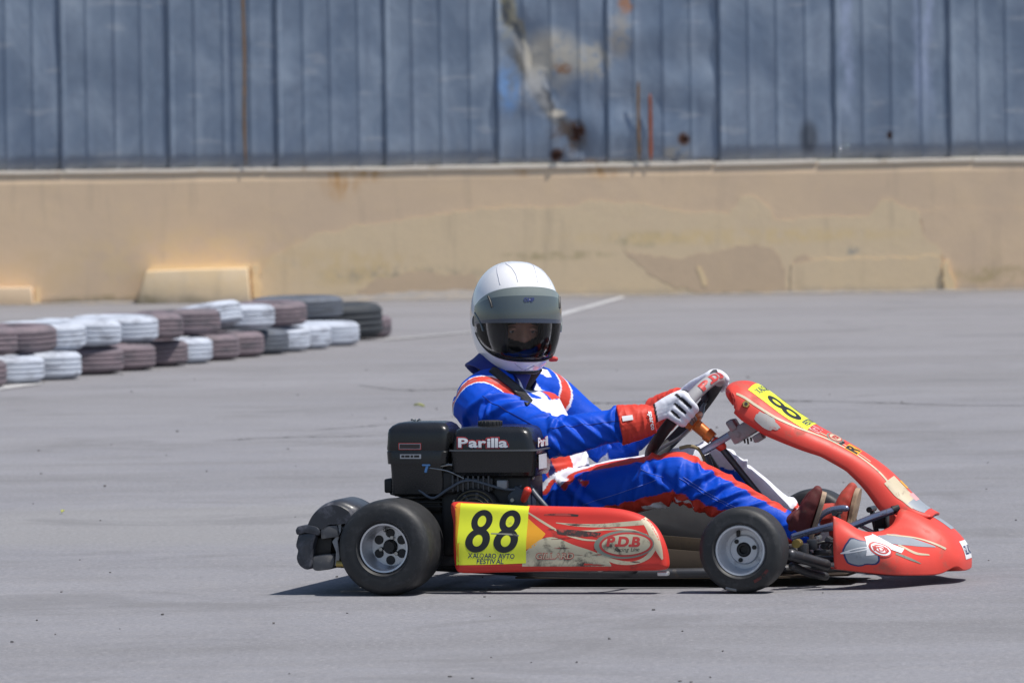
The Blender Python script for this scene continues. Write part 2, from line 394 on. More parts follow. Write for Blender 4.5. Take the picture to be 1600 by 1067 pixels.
crack(gp((1040, 626), (950, 630), (880, 628)), .06, 15)
paint = simple('worn_white_road_paint', (.47, .47, .48), .8, var=.2, scale=3, dirt=(.29, .28, .28), dirt_at=(.5, .64), dscale=4)
def road_line(px):
    v = []
    for p in px:
        q = on_ground(*p); v.append((q.x, q.y, .005))
    return tag(mesh('road_marking', v, [tuple(range(len(v)))], paint, smooth=False), kind='structure')
road_line([(868, 497), (874, 490), (975, 462.5), (976, 466)][::1])
paint2 = simple('faded_white_road_paint', (.345, .34, .345), .85, var=.15, scale=3, dirt=(.25, .245, .25), dirt_at=(.48, .62), dscale=4)
paint, keep = paint2, paint
road_line([(600, 533), (600, 530), (738, 518), (738, 520)])
paint = keep
road_line([(-60, 618), (-60, 612), (64, 596), (64, 601)])

# broken asphalt lip along the foot of the plinth
def lip():
    v, f = [], []; n = 740
    for i in range(n + 1):
        x = -28.5 + 57 * i / n; h = .012 + .05 * max(0, noise.noise(Vector((x * .9, 4, 0)))) + .02 * abs(noise.noise(Vector((x * 6, 1, 0)))); h += .10 * exp(-((x + .75) / .8) ** 2) * (.6 + .4 * noise.noise(Vector((x * 5, 2, 2))))
        w = .25 + .9 * h * 6 + .12 * noise.noise(Vector((x * 3, 7, 0)))
        for q, zz in ((0, 0), (.25, .25), (.55, .65), (.85, 1.0), (1, 1.05)): v.append((x, 43.42 - w * (1 - q), .005 + h * zz * (1 + .15 * noise.noise(Vector((x * 9, q * 4, 3))))))
    for i in range(n):
        for j in range(4): a = i*5+j; f.append((a, a+5, a+6, a+1))
    return f, v
_f, _v = lip()
tag(mesh('asphalt_edge', _v, _f, simple('broken_asphalt_edge', (.205, .195, .19), .9, var=.25, scale=5, dirt=(.30, .25, .19), dirt_at=(.5, .66), dscale=7), angle=None), kind='structure')
# loose grit and two small leaves
gm = simple('dark_grit', (.09, .085, .085), .9, var=.4, scale=50)
mb = MB(); r = random.Random(5)
for i in range(110):
    px, py = r.uniform(-100, 1700), r.uniform(560, 1090); p = on_ground(px, py); s = r.uniform(.0018, .005) * (1 + .02 * (p.y + 5))
    rot = Matrix.Rotation(r.uniform(0, 6), 3, 'Z') @ Matrix.Rotation(r.uniform(0, 1), 3, 'X')
    mb.box((p.x, p.y, s * .35), (s * r.uniform(1, 2.2), s * r.uniform(.8, 1.4), s * .8), rot=rot)
tag(mb.obj('gravel', gm, smooth=False), kind='stuff')
lm = simple('yellow_green_leaf', (.34, .36, .06), .6, var=.2, scale=80)
for (px, py, s, lab) in ((655, 637, .034, 'small yellow green leaf lying on the asphalt left of the driver\'s back'), (98, 803, .022, 'tiny yellow green leaf on the asphalt at the far left')):
    p = on_ground(px, py); v, f = [], []
    for i in range(9):
        q = i / 8; w = sin(pi * q) * .34
        for j in (-1, 0, 1): v.append((s * (q - .5) * 2, s * w * j, .012 + s * .25 * sin(q * 2.4) + abs(j) * s * .25))
    for i in range(8):
        for j in range(2): a = i*3+j; f.append((a, a+1, a+4, a+3))
    o = mesh('leaf', [(x, y, z) for x, y, z in v], f, lm); o.location = (p.x, p.y, -.008); o.rotation_euler = (0, 0, r.uniform(0, 3))
    m = o.modifiers.new('s', 'SOLIDIFY'); m.thickness = .002
    tag(o, lab, 'leaf', kind=None)

# ------------------------------------------------------------------ sheet-metal wall on its rendered plinth
WY, PXM = 43.4, 167.2
def wx(px): return (px - 800) / PXM
def wz(px, py): return (466.5 - (py + (px - 800) * .0145)) / PXM        # height on the wall plane
def panel_material(kind):
    t = NT('weathered_blue_grey_sheet_' + kind)
    rnd = t.rand(); off = t.n('ShaderNodeCombineXYZ'); t.put(off.inputs[0], t.math('MULTIPLY', rnd, 37)); 
    va = t.n('ShaderNodeVectorMath', operation='ADD'); t.t.links.new(t.c.outputs['Object'], va.inputs[0]); t.t.links.new(off.outputs[0], va.inputs[1])
    def sc(*q):
        m = t.n('ShaderNodeMapping'); t.t.links.new(va.outputs[0], m.inputs[0]); m.inputs['Scale'].default_value = q; return m.outputs[0]
    cl = t.noise(1.5, 5, .6, co=sc(1, 1, .8), dist=.5); st = t.noise(7, 4, .6, co=sc(1, 1, .12)); sm = t.noise(14, 5, .65, co=sc(1, 1, .6))
    rung = t.noise(5, 2, .5, co=sc(.35, 1, 1.6))
    c = t.mix(rnd, (.20, .265, .37), (.245, .31, .405))
    c = t.mix(t.ramp(cl, .35, .7, True), t.mix(.55, c, (.105, .145, .215)), t.mix(.45, c, (.34, .39, .46)))
    c = t.mix(t.math('MULTIPLY', t.ramp(st, .5, .72), .4), c, (.165, .20, .275))
    c = t.mix(t.math('MULTIPLY', t.ramp(rung, .62, .7, True), .32), c, (.42, .44, .48))
    c = t.mix(t.math('MULTIPLY', t.ramp(sm, .56, .75), .4), c, (.14, .165, .22))
    z = t.xyz()[2]; c = t.mix(t.math('MULTIPLY', t.ramp(t.math('ADD', z, t.math('MULTIPLY', st, .5)), 1.78, 1.45), .4), c, (.20, .20, .21))
    c = t.mix(t.math('MULTIPLY', t.ramp(t.noise(20, 5, .7), .66, .74), t.math('MULTIPLY', t.ramp(z, 1.75, 1.3), .8)), c, (.10, .05, .03))
    rough, met = .48, .0
    if kind == 'damaged':
        x, yy, zz = t.xyz()
        wob = t.math('MULTIPLY', t.math('SUBTRACT', t.noise(3.2, 6, .7), .5), .5)
        # dark crumpled line running from the top left of the sheet to the rusted hole at its foot
        for (x0, z0, x1, z1, wd, col, am) in ((wx(790), wz(790, -30), wx(826), wz(826, 112), .085, (.06, .058, .055), .8), (wx(818), wz(818, 95), wx(902), wz(902, 222), .10, (.05, .046, .042), .85), (wx(800), wz(800, -30), wx(842), wz(842, 120), .05, (.30, .27, .20), .7),
                                              (wx(812), wz(812, 70), wx(868), wz(868, 180), .05, (.42, .42, .42), .5)):
            L = sqrt((x1-x0)**2 + (z1-z0)**2); nx, nz = -(z1-z0)/L, (x1-x0)/L
            d = t.math('ADD', t.math('MULTIPLY', t.math('SUBTRACT', x, x0), nx), t.math('MULTIPLY', t.math('SUBTRACT', zz, z0), nz))
            d = t.math('ABSOLUTE', t.math('ADD', d, t.math('MULTIPLY', wob, .55)))
            m = t.math('MULTIPLY', t.ramp(d, wd, wd * .2, True), t.math('MULTIPLY', t.ramp(zz, z1 - .12, z1 + .1), t.ramp(zz, z0 + .3, z0)))
            c = t.mix(t.math('MULTIPLY', m, am), c, col)
        def spot(px, py, rx, rz, col, a, th=(.42, .6), s=6):
            m = t.math('MULTIPLY', t.blob((wx(px), 0, wz(px, py)), (rx, 5, rz)), t.ramp(t.noise(s, 6, .7, loc=(px, 0, 0)), *th))
            return t.mix(t.math('MULTIPLY', m, a), c, col)
        c = spot(868, 90, .40, .34, (.50, .46, .39), .9, (.36, .5)); c = spot(930, 95, .24, .24, (.45, .42, .36), .85, (.40, .52), 9); c = spot(850, 140, .35, .25, (.42, .42, .42), .7, (.40, .55), 5)
        c = spot(885, 108, .12, .08, (.30, .13, .05), .9, (.4, .5), 14); c = spot(975, 55, .16, .30, (.40, .36, .31), .7, (.42, .54), 8)
        c = spot(800, 20, .12, .4, (.42, .38, .22), .6, (.42, .6)); c = spot(800, 140, .14, .34, (.16, .32, .62), .7, (.4, .55))
        c = spot(985, 8, .10, .12, (.45, .20, .08), .8, (.4, .5), 12); c = spot(875, 178, .12, .05, (.55, .50, .42), .8, (.4, .5), 10)
        c = spot(905, 207, .12, .16, (.05, .022, .014), 1, (.44, .52), 13); c = spot(874, 243, .09, .09, (.05, .018, .012), 1, (.38, .46), 10)
        c = spot(890, 215, .24, .22, (.10, .07, .055), .8, (.42, .56), 8); c = spot(1073, 218, .08, .09, (.10, .04, .02), 1, (.36, .48), 12)
        c = spot(1060, 240, .20, .09, (.30, .28, .25), .8, (.42, .54), 9)
    if kind == 'whitewash':
        x, yy, zz = t.xyz()
        for px, w in ((1328, .11), (1455, .09), (1440, .05)):
            d = t.math('ABSOLUTE', t.math('ADD', t.math('SUBTRACT', x, wx(px)), t.math('MULTIPLY', t.math('SUBTRACT', t.noise(6, 4), .5), .12)))
            m = t.math('MULTIPLY', t.ramp(d, w, w * .2, True), t.math('MULTIPLY', t.ramp(t.noise(9, 5, .7, stretch=(1, 1, .3)), .35, .6), t.ramp(zz, wz(px, 215), wz(px, 120))))
            c = t.mix(t.math('MULTIPLY', m, .75), c, (.36, .42, .58))
        m = t.math('MULTIPLY', t.blob((wx(1268), 0, wz(1268, 215)), (.12, 5, .22)), .8); c = t.mix(m, c, (.055, .065, .085))
    t.bump(t.math('ADD', t.math('MULTIPLY', cl, 1.0), t.math('MULTIPLY', sm, .25)), .5, .03)
    return t.out(c, t.rng(cl, .36, .55), .25, .5)
PM = {k: panel_material(k) for k in ('plain', 'damaged', 'whitewash')}
wall = tag(empty('metal_wall', (wx(800), WY, 0)), 'long weathered wall of ribbed blue grey metal sheets above the tan plinth', 'wall')
wall_off = Vector((wx(800), WY, 0))
seams = [wx(p) for p in (103, 272, 441, 610, 785, 957, 1132, 1312, 1492)]
while seams[0] > -28: seams.insert(0, seams[0] - 1.02)
while seams[-1] < 28: seams.append(seams[-1] + 1.05)
TOP = 3.9
for i in range(len(seams) - 1):
    x0, x1 = seams[i], seams[i + 1]; w = x1 - x0; r = random.Random(i * 7 + 1)
    zb = 1.25 + r.uniform(-.008, .012); tilt = r.uniform(-.008, .008); pr = r.uniform(0, .008)
    prof = [(-.018, -.010), (-.006, -.013), (.012, -.013), (.035, -.002)]
    for q in (.25, .5, .75):
        xc = w * q + r.uniform(-.008, .008); rh = .0075
        prof += [(xc - .022, 0), (xc - .016, -rh), (xc - .004, -rh), (xc + .024, 0), (xc + .055, .003)]
    prof += [(w - .09, .002), (w - .045, .014), (w - .010, .016)]
    dam = abs(x0 - wx(785)) < .01 or abs(x0 - wx(957)) < .01
    white = x0 > wx(1131) and x0 < wx(1500)
    nz = 40 if dam else 16; v, f = [], []
    for k in range(nz + 1):
        z = zb + tilt * 0 + (TOP - zb) * k / nz
        for (a, d) in prof:
            X = x0 + a; dd = .010 * noise.noise(Vector((X * 1.3, i * 9.1, z * 1.1))) + .004 * noise.noise(Vector((X * 4, i * 3.1, z * 3)))
            if dam:                                     # the sheet has been hit: a crease running down to the right
                la = (X - wx(806)) / (wx(905) - wx(806)); zl = wz(806, 20) + (wz(905, 222) - wz(806, 20)) * la
                dist = (z - zl) * .45; dd += .05 * exp(-(dist / .09) ** 2) * (1 if -.4 < la < 1.25 else 0) + .03 * noise.noise(Vector((X * 3, 3, z * 3)))
            v.append((X - wall_off.x, d + dd + pr + .02, z + tilt * (a / w - .5) * 2))
    m = len(prof)
    for k in range(nz):
        for j in range(m - 1): f.append((k*m+j, k*m+j+1, (k+1)*m+j+1, (k+1)*m+j))
    o = mesh('sheet_panel', v, f, PM['damaged' if dam else 'whitewash' if white else 'plain'], wall, angle=25)
    sm = o.modifiers.new('thickness', 'SOLIDIFY'); sm.thickness = .003; sm.offset = 1
# rusty seam cover, rust bars and a backing rail
rust = simple('brown_rust', (.21, .115, .045), .8, var=.4, scale=12, dirt=(.10, .09, .08), dirt_at=(.5, .68), dscale=9)
rustred = simple('red_rust', (.30, .085, .04), .8, var=.35, scale=14, dirt=(.12, .1, .1), dirt_at=(.54, .7), dscale=9)
def bar(name, px, y0, y1, w, m, d=.018):
    za, zb = wz(px, y1), wz(px, y0) if y0 > 0 else TOP; mb = MB(); n = 24; v, f = [], []
    for k in range(n + 1):
        z = za + (zb - za) * k / n; ww = w * (.75 + .5 * abs(noise.noise(Vector((z * 4, px, 0))))) * min(1, .25 + k / 3, .35 + (n - k) / 3)
        xo = .012 * noise.noise(Vector((z * 1.5, px, 3)))
        for a, dd in ((-.5, -.02), (-.4, -.03), (.4, -.03), (.5, -.02)): v.append((wx(px) + xo + a * ww - wall_off.x, -d + dd + .02, z))
    for k in range(n):
        for j in range(3): f.append((k*4+j, k*4+j+1, (k+1)*4+j+1, (k+1)*4+j))
    o = mesh(name, v, f, m, wall); s = o.modifiers.new('thickness', 'SOLIDIFY'); s.thickness = .012; s.offset = -1
bar('seam_cover', 388, -1, 260, .035, rust); bar('rust_strip', 1003, 128, 252, .035, rust); bar('rust_strip', 1021, 148, 252, .04, rustred)
# torn holes with a rusty curled lip
hole = simple('rusty_hole_edge', (.055, .022, .014), .9, var=.5, scale=30)
for px, py, rx, rz, sd_ in ((907, 208, .058, .085, 1), (874, 244, .045, .05, 2), (1075, 218, .03, .03, 3), (1394, 212, .018, .03, 4)):
    v, f = [(wx(px) - wall_off.x, -.012, wz(px, py))], []
    for rr, d in ((.75, -.010), (1.0, -.032)):
        for k in range(22):
            a = 2 * pi * k / 22; q = rr * (.8 + 1.0 * noise.noise(Vector((cos(a) * 1.9, sin(a) * 1.9, sd_ * 5.3))))
            v.append((wx(px) - wall_off.x + rx * q * cos(a), d + .004 * noise.noise(Vector((a, sd_, 1))), wz(px, py) + rz * q * sin(a)))
    for k in range(22):
        k2 = (k + 1) % 22; f += [(0, 1 + k, 1 + k2), (1 + k, 23 + k, 23 + k2, 1 + k2)]
    o = mesh('rust_hole', v, f, hole, wall)
    s = o.modifiers.new('thickness', 'SOLIDIFY'); s.thickness = .006

def render_material(name, a, b, patch, seed, stain_and_bounce=True):
    t = NT(name); o = (seed * 3.7, 0, seed * 1.3)
    cl = t.noise(.9, 6, .6, loc=o, dist=.6); md = t.noise(4, 6, .65, loc=o); fn = t.noise(45, 4, .7)
    c = t.mix(t.ramp(cl, .3, .7, True), a, b)
    c = t.mix(t.math('MULTIPLY', t.ramp(md, .52, .75), .35), c, patch)
    c = t.mix(t.math('MULTIPLY', t.ramp(fn, .5, .85), .22), c, (.22, .19, .15))
    z = t.xyz()[2]
    if stain_and_bounce:
        dr = t.noise(5, 4, .6, stretch=(1, 1, .14), loc=o)
        c = t.mix(t.math('MULTIPLY', t.ramp(dr, .56, .74), .28), c, (.30, .25, .19))
        foot = t.ramp(t.math('ADD', z, t.math('MULTIPLY', t.noise(5, 5, .7), .16)), .16, .07)
        c = t.mix(t.math('MULTIPLY', foot, .5), c, (.33, .30, .27))
        for px, rx, rz in ((535, .26, .36), (585, .16, .16), (948, .22, .16), (820, .1, .12)):
            m = t.math('MULTIPLY', t.blob((wx(px) - wx(800), 0, 1.22), (rx, 5, rz)), t.ramp(t.noise(9, 5, .7, stretch=(1, 1, .3)), .4, .62))
            c = t.mix(t.math('MULTIPLY', m, .75), c, (.52, .26, .07))
        for px, py, rx, rz, col in ((630, 430, 1.0, .12, (.34, .30, .23)), (1330, 392, .12, .06, (.24, .27, .28)), (1010, 375, .5, .10, (.40, .35, .22)), (870, 400, .7, .06, (.42, .35, .20)), (300, 405, 1.7, .42, (.73, .55, .33)), (40, 430, .8, .3, (.71, .53, .33)), (560, 420, .8, .25, (.70, .53, .29)), (1150, 370, 2.2, .10, (.74, .56, .30)), (1560, 430, .6, .12, (.44, .35, .19)), (200, 470, 1.0, .08, (.36, .29, .17))):  # orange-tan spots at lower left: wall paint plus bounced sunlight painted in
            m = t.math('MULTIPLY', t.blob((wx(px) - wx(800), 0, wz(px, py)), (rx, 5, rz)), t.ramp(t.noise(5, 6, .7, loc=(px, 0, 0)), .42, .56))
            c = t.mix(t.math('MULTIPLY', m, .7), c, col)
    t.bump(t.math('ADD', t.math('MULTIPLY', md, .8), t.math('MULTIPLY', fn, .25)), .4, .012)
    return t.out(c, .9, spec=.25)
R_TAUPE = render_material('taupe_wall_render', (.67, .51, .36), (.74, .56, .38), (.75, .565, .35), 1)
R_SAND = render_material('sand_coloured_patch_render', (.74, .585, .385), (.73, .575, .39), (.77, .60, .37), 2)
R_GREY = render_material('grey_brown_patch_render', (.60, .46, .325), (.65, .495, .34), (.67, .51, .33), 3, False)
R_EDGE = render_material('pale_edge_render', (.78, .60, .36), (.84, .66, .42), (.7, .52, .32), 4, False)
plinth = tag(empty('plinth_wall', (wx(800), WY, 0)), 'low tan rendered plinth wall with patched plaster below the metal sheets', 'wall')
# body: a sheet with slight unevenness in front, solid behind
v, f = [], []; nx, nz = 420, 12
for j in range(nz + 1):
    for i in range(nx + 1):
        x = -28.5 + 57 * i / nx; z = -.05 + 1.275 * j / nz
        v.append((x, .002 * noise.noise(Vector((x * .8, z * 1.5, 2))), z))
for j in range(nz):
    for i in range(nx): a = j*(nx+1)+i; f.append((a, a+1, a+nx+2, a+nx+1))
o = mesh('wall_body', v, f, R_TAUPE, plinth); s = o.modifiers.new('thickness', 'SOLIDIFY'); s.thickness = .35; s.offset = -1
def slab(name, px, mat, depth, n=6, rough=.028, seed=0, base=0.0, bev=.002):
    P = []
    for i in range(len(px)):
        a, b = px[i], px[(i + 1) % len(px)]
        A = (wx(a[0]) - wx(800), wz(*a)); B = (wx(b[0]) - wx(800), wz(*b)); L = sqrt((A[0]-B[0])**2 + (A[1]-B[1])**2); k = max(1, int(L / .028))
        for q in range(k):
            x = A[0] + (B[0]-A[0]) * q / k; z = A[1] + (B[1]-A[1]) * q / k
            x += rough * (1.3 * noise.noise(Vector((x * 6, z * 6, seed))) + .9 * noise.noise(Vector((x * 22, z * 22, seed)))); z += rough * (1.3 * noise.noise(Vector((x * 6, z * 6, seed + 9))) + .9 * noise.noise(Vector((x * 22, z * 22, seed + 9))))
            P.append((x, max(-.02, z)))
    mb = MB(); mb.prism(P, lambda a, b, d: (a, d, b), -base - depth, .03); return mb.obj(name, mat, plinth, bevel=0, smooth=False)
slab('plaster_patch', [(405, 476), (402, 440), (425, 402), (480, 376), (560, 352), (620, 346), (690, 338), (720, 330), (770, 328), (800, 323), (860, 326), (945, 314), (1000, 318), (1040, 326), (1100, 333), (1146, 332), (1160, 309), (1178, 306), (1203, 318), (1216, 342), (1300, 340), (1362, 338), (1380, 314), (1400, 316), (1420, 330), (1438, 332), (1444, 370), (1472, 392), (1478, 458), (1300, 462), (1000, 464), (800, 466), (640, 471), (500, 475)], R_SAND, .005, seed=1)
slab('plaster_patch', [(978, 392), (1010, 400), (1060, 404), (1110, 398), (1150, 385), (1180, 384), (1215, 396), (1229, 420), (1228, 456), (1100, 458), (1060, 450), (1030, 436), (1000, 418)], R_GREY, .0068, seed=2)
slab('plaster_patch', [(1242, 404), (1262, 400), (1290, 418), (1284, 440), (1262, 452), (1240, 436)], R_GREY, .0072, seed=3)
slab('plaster_patch', [(560, 452), (600, 436), (640, 428), (700, 426), (745, 434), (760, 456), (700, 466), (560, 470)], R_GREY, .0062, seed=4)
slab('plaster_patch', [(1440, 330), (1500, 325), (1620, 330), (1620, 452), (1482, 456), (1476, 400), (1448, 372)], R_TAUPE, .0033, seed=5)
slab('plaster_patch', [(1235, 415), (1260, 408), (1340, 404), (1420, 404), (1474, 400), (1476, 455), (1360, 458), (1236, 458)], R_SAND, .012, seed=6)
slab('pale_edge', [(1476, 408), (1484, 404), (1492, 452), (1478, 456)], R_EDGE, .035, seed=7)
slab('pale_edge', [(1090, 418), (1096, 416), (1108, 446), (1100, 449)], R_EDGE, .010, seed=8, rough=.01)
# projecting blocks at the foot of the wall
def block(px, depth, mat, top):
    P = [(wx(a) - wx(800), wz(a, b)) for a, b in px]; mb = MB(); n = len(P)
    mb.prism(P, lambda a, b, d: (a, d, b), -depth, .02)
    o = mb.obj('foot_block', mat, plinth, bevel=.012, angle=30); return o
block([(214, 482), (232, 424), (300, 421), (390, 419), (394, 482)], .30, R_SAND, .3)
slab('pale_edge', [(395, 418), (406, 416), (408, 474), (396, 478)], R_EDGE, .02, seed=9)  # cream colour paints in the sunlit right side of the block
slab('pale_edge', [(228, 424), (238, 416), (392, 413), (394, 421)], R_EDGE, .022, seed=11, rough=.01)  # cream colour paints in the sun along the block's top
block([(-260, 486), (-260, 452), (52, 449), (56, 484)], .22, R_GREY, .2)
slab('pale_edge', [(56, 450), (63, 448), (64, 482), (57, 484)], R_EDGE, .02, seed=10, rough=.01)
# pale sill strips between plinth and sheets
sill = simple('pale_weathered_sill', (.66, .60, .52), .7, var=.15, scale=6, dirt=(.35, .24, .13), dirt_at=(.58, .72), dscale=5)
xs = [-28.5]
r = random.Random(11)
while xs[-1] < 27.5: xs.append(xs[-1] + r.uniform(.95, 1.9))
for i in range(len(xs) - 1):
    a, b = xs[i], xs[i + 1] - .012; h = r.uniform(.030, .044); zt = 1.25 + r.uniform(-.006, .006); tl = r.uniform(-.006, .006); v, f = [], []; n = 10
    for k in range(n + 1):
        x = a + (b - a) * k / n; q = .006 * noise.noise(Vector((x * 3, i, 0))); z = zt + tl * (k / n - .5) * 2 + q
        for d, dz in ((.02, 0), (-.009, -.004), (-.011, -h), (.02, -h)): v.append((x, d, z + dz))
    for k in range(n):
        for j in range(4): f.append((k*4+j, k*4+(j+1) % 4, (k+1)*4+(j+1) % 4, (k+1)*4+j))
    f += [(0, 1, 2, 3), tuple(n*4+j for j in (3, 2, 1, 0))]
    mesh('sill_strip', v, f, sill, plinth, angle=30)

# ------------------------------------------------------------------ tyre barrier
def tyre_paint(name, col, worn, amount):
    t = NT(name); off = t.n('ShaderNodeCombineXYZ'); t.put(off.inputs[0], t.math('MULTIPLY', t.rand(), 50))
    va = t.n('ShaderNodeVectorMath', operation='ADD'); t.t.links.new(t.c.outputs['Object'], va.inputs[0]); t.t.links.new(off.outputs[0], va.inputs[1])
    m = t.n('ShaderNodeMapping'); t.t.links.new(va.outputs[0], m.inputs[0]); m.inputs['Scale'].default_value = (1, 1, 3.5)
    n1 = t.noise(5, 6, .7, co=m.outputs[0]); n2 = t.noise(3, 4, .6, co=va.outputs[0])
    c = t.mix(n2, [q * .8 for q in col], [min(1, q * 1.15) for q in col])
    c = t.mix(t.ramp(n1, *amount), c, worn)
    t.bump(n1, .3, .01); return t.out(c, .75)
TP = {'white': tyre_paint('white_painted_rubber', (.46, .50, .58), (.17, .18, .22), (.48, .68)),
      'brown': tyre_paint('faded_brown_painted_rubber', (.185, .145, .165), (.085, .078, .092), (.42, .64)),
      'grey': tyre_paint('dusty_grey_rubber', (.105, .12, .15), (.06, .065, .075), (.48, .7)),
      'black': tyre_paint('bare_black_rubber', (.03, .036, .045), (.06, .065, .07), (.5, .72))}
tyre_meshes = {}
def barrier_tyre(kind, R, H, loc, label, tilt=(0, 0, 0)):
    key = (kind, R, H)
    if key not in tyre_meshes:
        mb = MB(); h = H / 2; pr = [(R * .56, -h * .55), (R * .60, -h * .86), (R * .72, -h), (R * .88, -h * .92), (R * .955, -h * .74)]
        tz = np.linspace(-h * .70, h * .70, 17)
        for k, z in enumerate(tz): pr.append((R * (1.0 if k % 4 else .972) - R * .02 * (abs(z) / h) ** 2, z))
        pr += [(R * .955, h * .74), (R * .88, h * .92), (R * .72, h), (R * .60, h * .86), (R * .56, h * .55)]
        mb.lathe(pr, axis='z', seg=56); 
        o = mb.obj('barrier_tyre', TP[kind]); s = o.modifiers.new('wall', 'SOLIDIFY'); s.thickness = .012; tyre_meshes[key] = o
    else:
        o = tyre_meshes[key].copy(); COL.objects.link(o)
    q_ = loc[2] > .12; o.location = loc; o.rotation_euler = (tilt[0] + q_ * random.uniform(-.035, .02), tilt[1] + q_ * random.uniform(-.04, .04), random.uniform(0, 6)); o.scale = (random.uniform(.97, 1.03), random.uniform(.97, 1.03), random.uniform(.93, 1.0))
    tag(o, label, 'tyre', 'painted tyres stacked in the barrier by the wall'); return o
def row_x(Y): return -3.06 + (Y - 20.2) * (1.90 / 8.35)             # the barrier's line on the ground
def solve(px, R, z):                                                   # where along the line a tyre's right edge shows at px
    lo, hi = 17.0, 34.0
    for _ in range(50):
        Y = (lo + hi) / 2; x = on_depth(px, 560, Y).x
        if row_x(Y) + R > x: hi = Y
        else: lo = Y
    return lo
TR, TH = .285, .172
bottom = [(12, 'brown'), (70, 'white'), (128, 'white'), (195, 'brown'), (245, 'brown'), (297, 'brown'), (333, 'white'), (375, 'brown'), (415, 'brown'), (455, 'grey'), (482, 'white'), (518, 'white'), (563, 'white')]
names = ['brown bottom-row tyre cut by the left edge of the photo', 'white bottom-row tyre nearest the left edge', 'white bottom-row tyre just left of the first long brown run', 'brown bottom-row tyre right of the two white tyres at the left end',
         'brown bottom-row tyre, middle one of the first brown run', 'brown bottom-row tyre left of the lone white tyre', 'lone white bottom-row tyre between brown tyres', 'brown bottom-row tyre right of the lone white tyre',
         'brown bottom-row tyre left of the dark grey bottom tyre', 'dark grey bottom-row tyre left of the last white tyres', 'first of the three white bottom-row tyres at the right end', 'middle of the three white bottom-row tyres at the right end', 'last of the three white bottom-row tyres, in front of the tall black tyre']
ys = [solve(px, TR, 0) for px, _ in bottom]; lim = 2 * TR * .985
for _ in range(400):                                                   # keep neighbours from overlapping
    for i in range(len(ys) - 1):
        d = (ys[i + 1] - ys[i]) * sqrt(1 + (1.90 / 8.35) ** 2)
        if d < lim: q = (lim - d) / 2; ys[i] -= q; ys[i + 1] += q
for (px, k), Y, lab in zip(bottom, ys, names):
    barrier_tyre(k, TR, TH, (row_x(Y), Y, TH / 2 + .001), lab)
upper = [(30, 'brown'), (90, 'brown'), (136, 'white'), (192, 'white'), (253, 'white'), (284, 'brown'), (345, 'brown'), (431, 'white'), (483, 'brown')]
unames = ['brown upper-row tyre cut by the left edge of the photo', 'brown upper-row tyre left of the three white upper tyres', 'first of the three white upper-row tyres in a line', 'middle of the three white upper-row tyres in a line', 'last of the three white upper-row tyres in a line',
          'brown upper-row tyre right of the three white ones', 'brown upper-row tyre under the tilted white tyre', 'white upper-row tyre right of the tilted white tyre', 'brown upper-row tyre left of the dark grey tyre']
yu = [solve(px, TR, TH) for px, _ in upper]
for _ in range(400):
    for i in range(len(yu) - 1):
        d = (yu[i + 1] - yu[i]) * sqrt(1 + (1.90 / 8.35) ** 2)
        if d < lim: q = (lim - d) / 2; yu[i] -= q; yu[i + 1] += q
for (px, k), Y, lab in zip(upper, yu, unames):
    barrier_tyre(k, TR, TH, (row_x(Y), Y, TH * 1.5 + .003), lab)
# a white tyre leaning on the upper row, two dark tyres and a small brown one at the far end
Y = (yu[6] + yu[7]) / 2
barrier_tyre('white', TR, TH, (on_depth(378, 500, Y).x - .285, Y, .268), 'white tyre leaning tilted against the back of the upper row', (radians(-4), radians(-9), 0))
Yd = max(ys[-1], yu[-1]) + .55
barrier_tyre('grey', .33, .165, (on_depth(535, 500, Yd).x - .33, Yd + .25, .165 * 1.5 + .005), 'dusty dark grey tyre lying on top at the right end')
barrier_tyre('grey', .33, .165, (on_depth(535, 500, Yd).x - .33, Yd + .25, .084), 'dark tyre underneath the dusty grey tyre at the right end')
barrier_tyre('black', .34, .27, (on_depth(588, 500, Yd).x - .34 + .02, Yd + .95, .137), 'tall bare black tyre at the right end of the barrier')
barrier_tyre('brown', .24, .165, (on_depth(610, 520, Yd + 1.3).x - .24, Yd + 1.55, .083), 'small brown tyre on the ground, last at the right end')
# ------------------------------------------------------------------ racing kart
kart = tag(empty('racing_kart', KO, -YAW), 'red racing kart number 88 with black engine and yellow number stickers', 'kart')

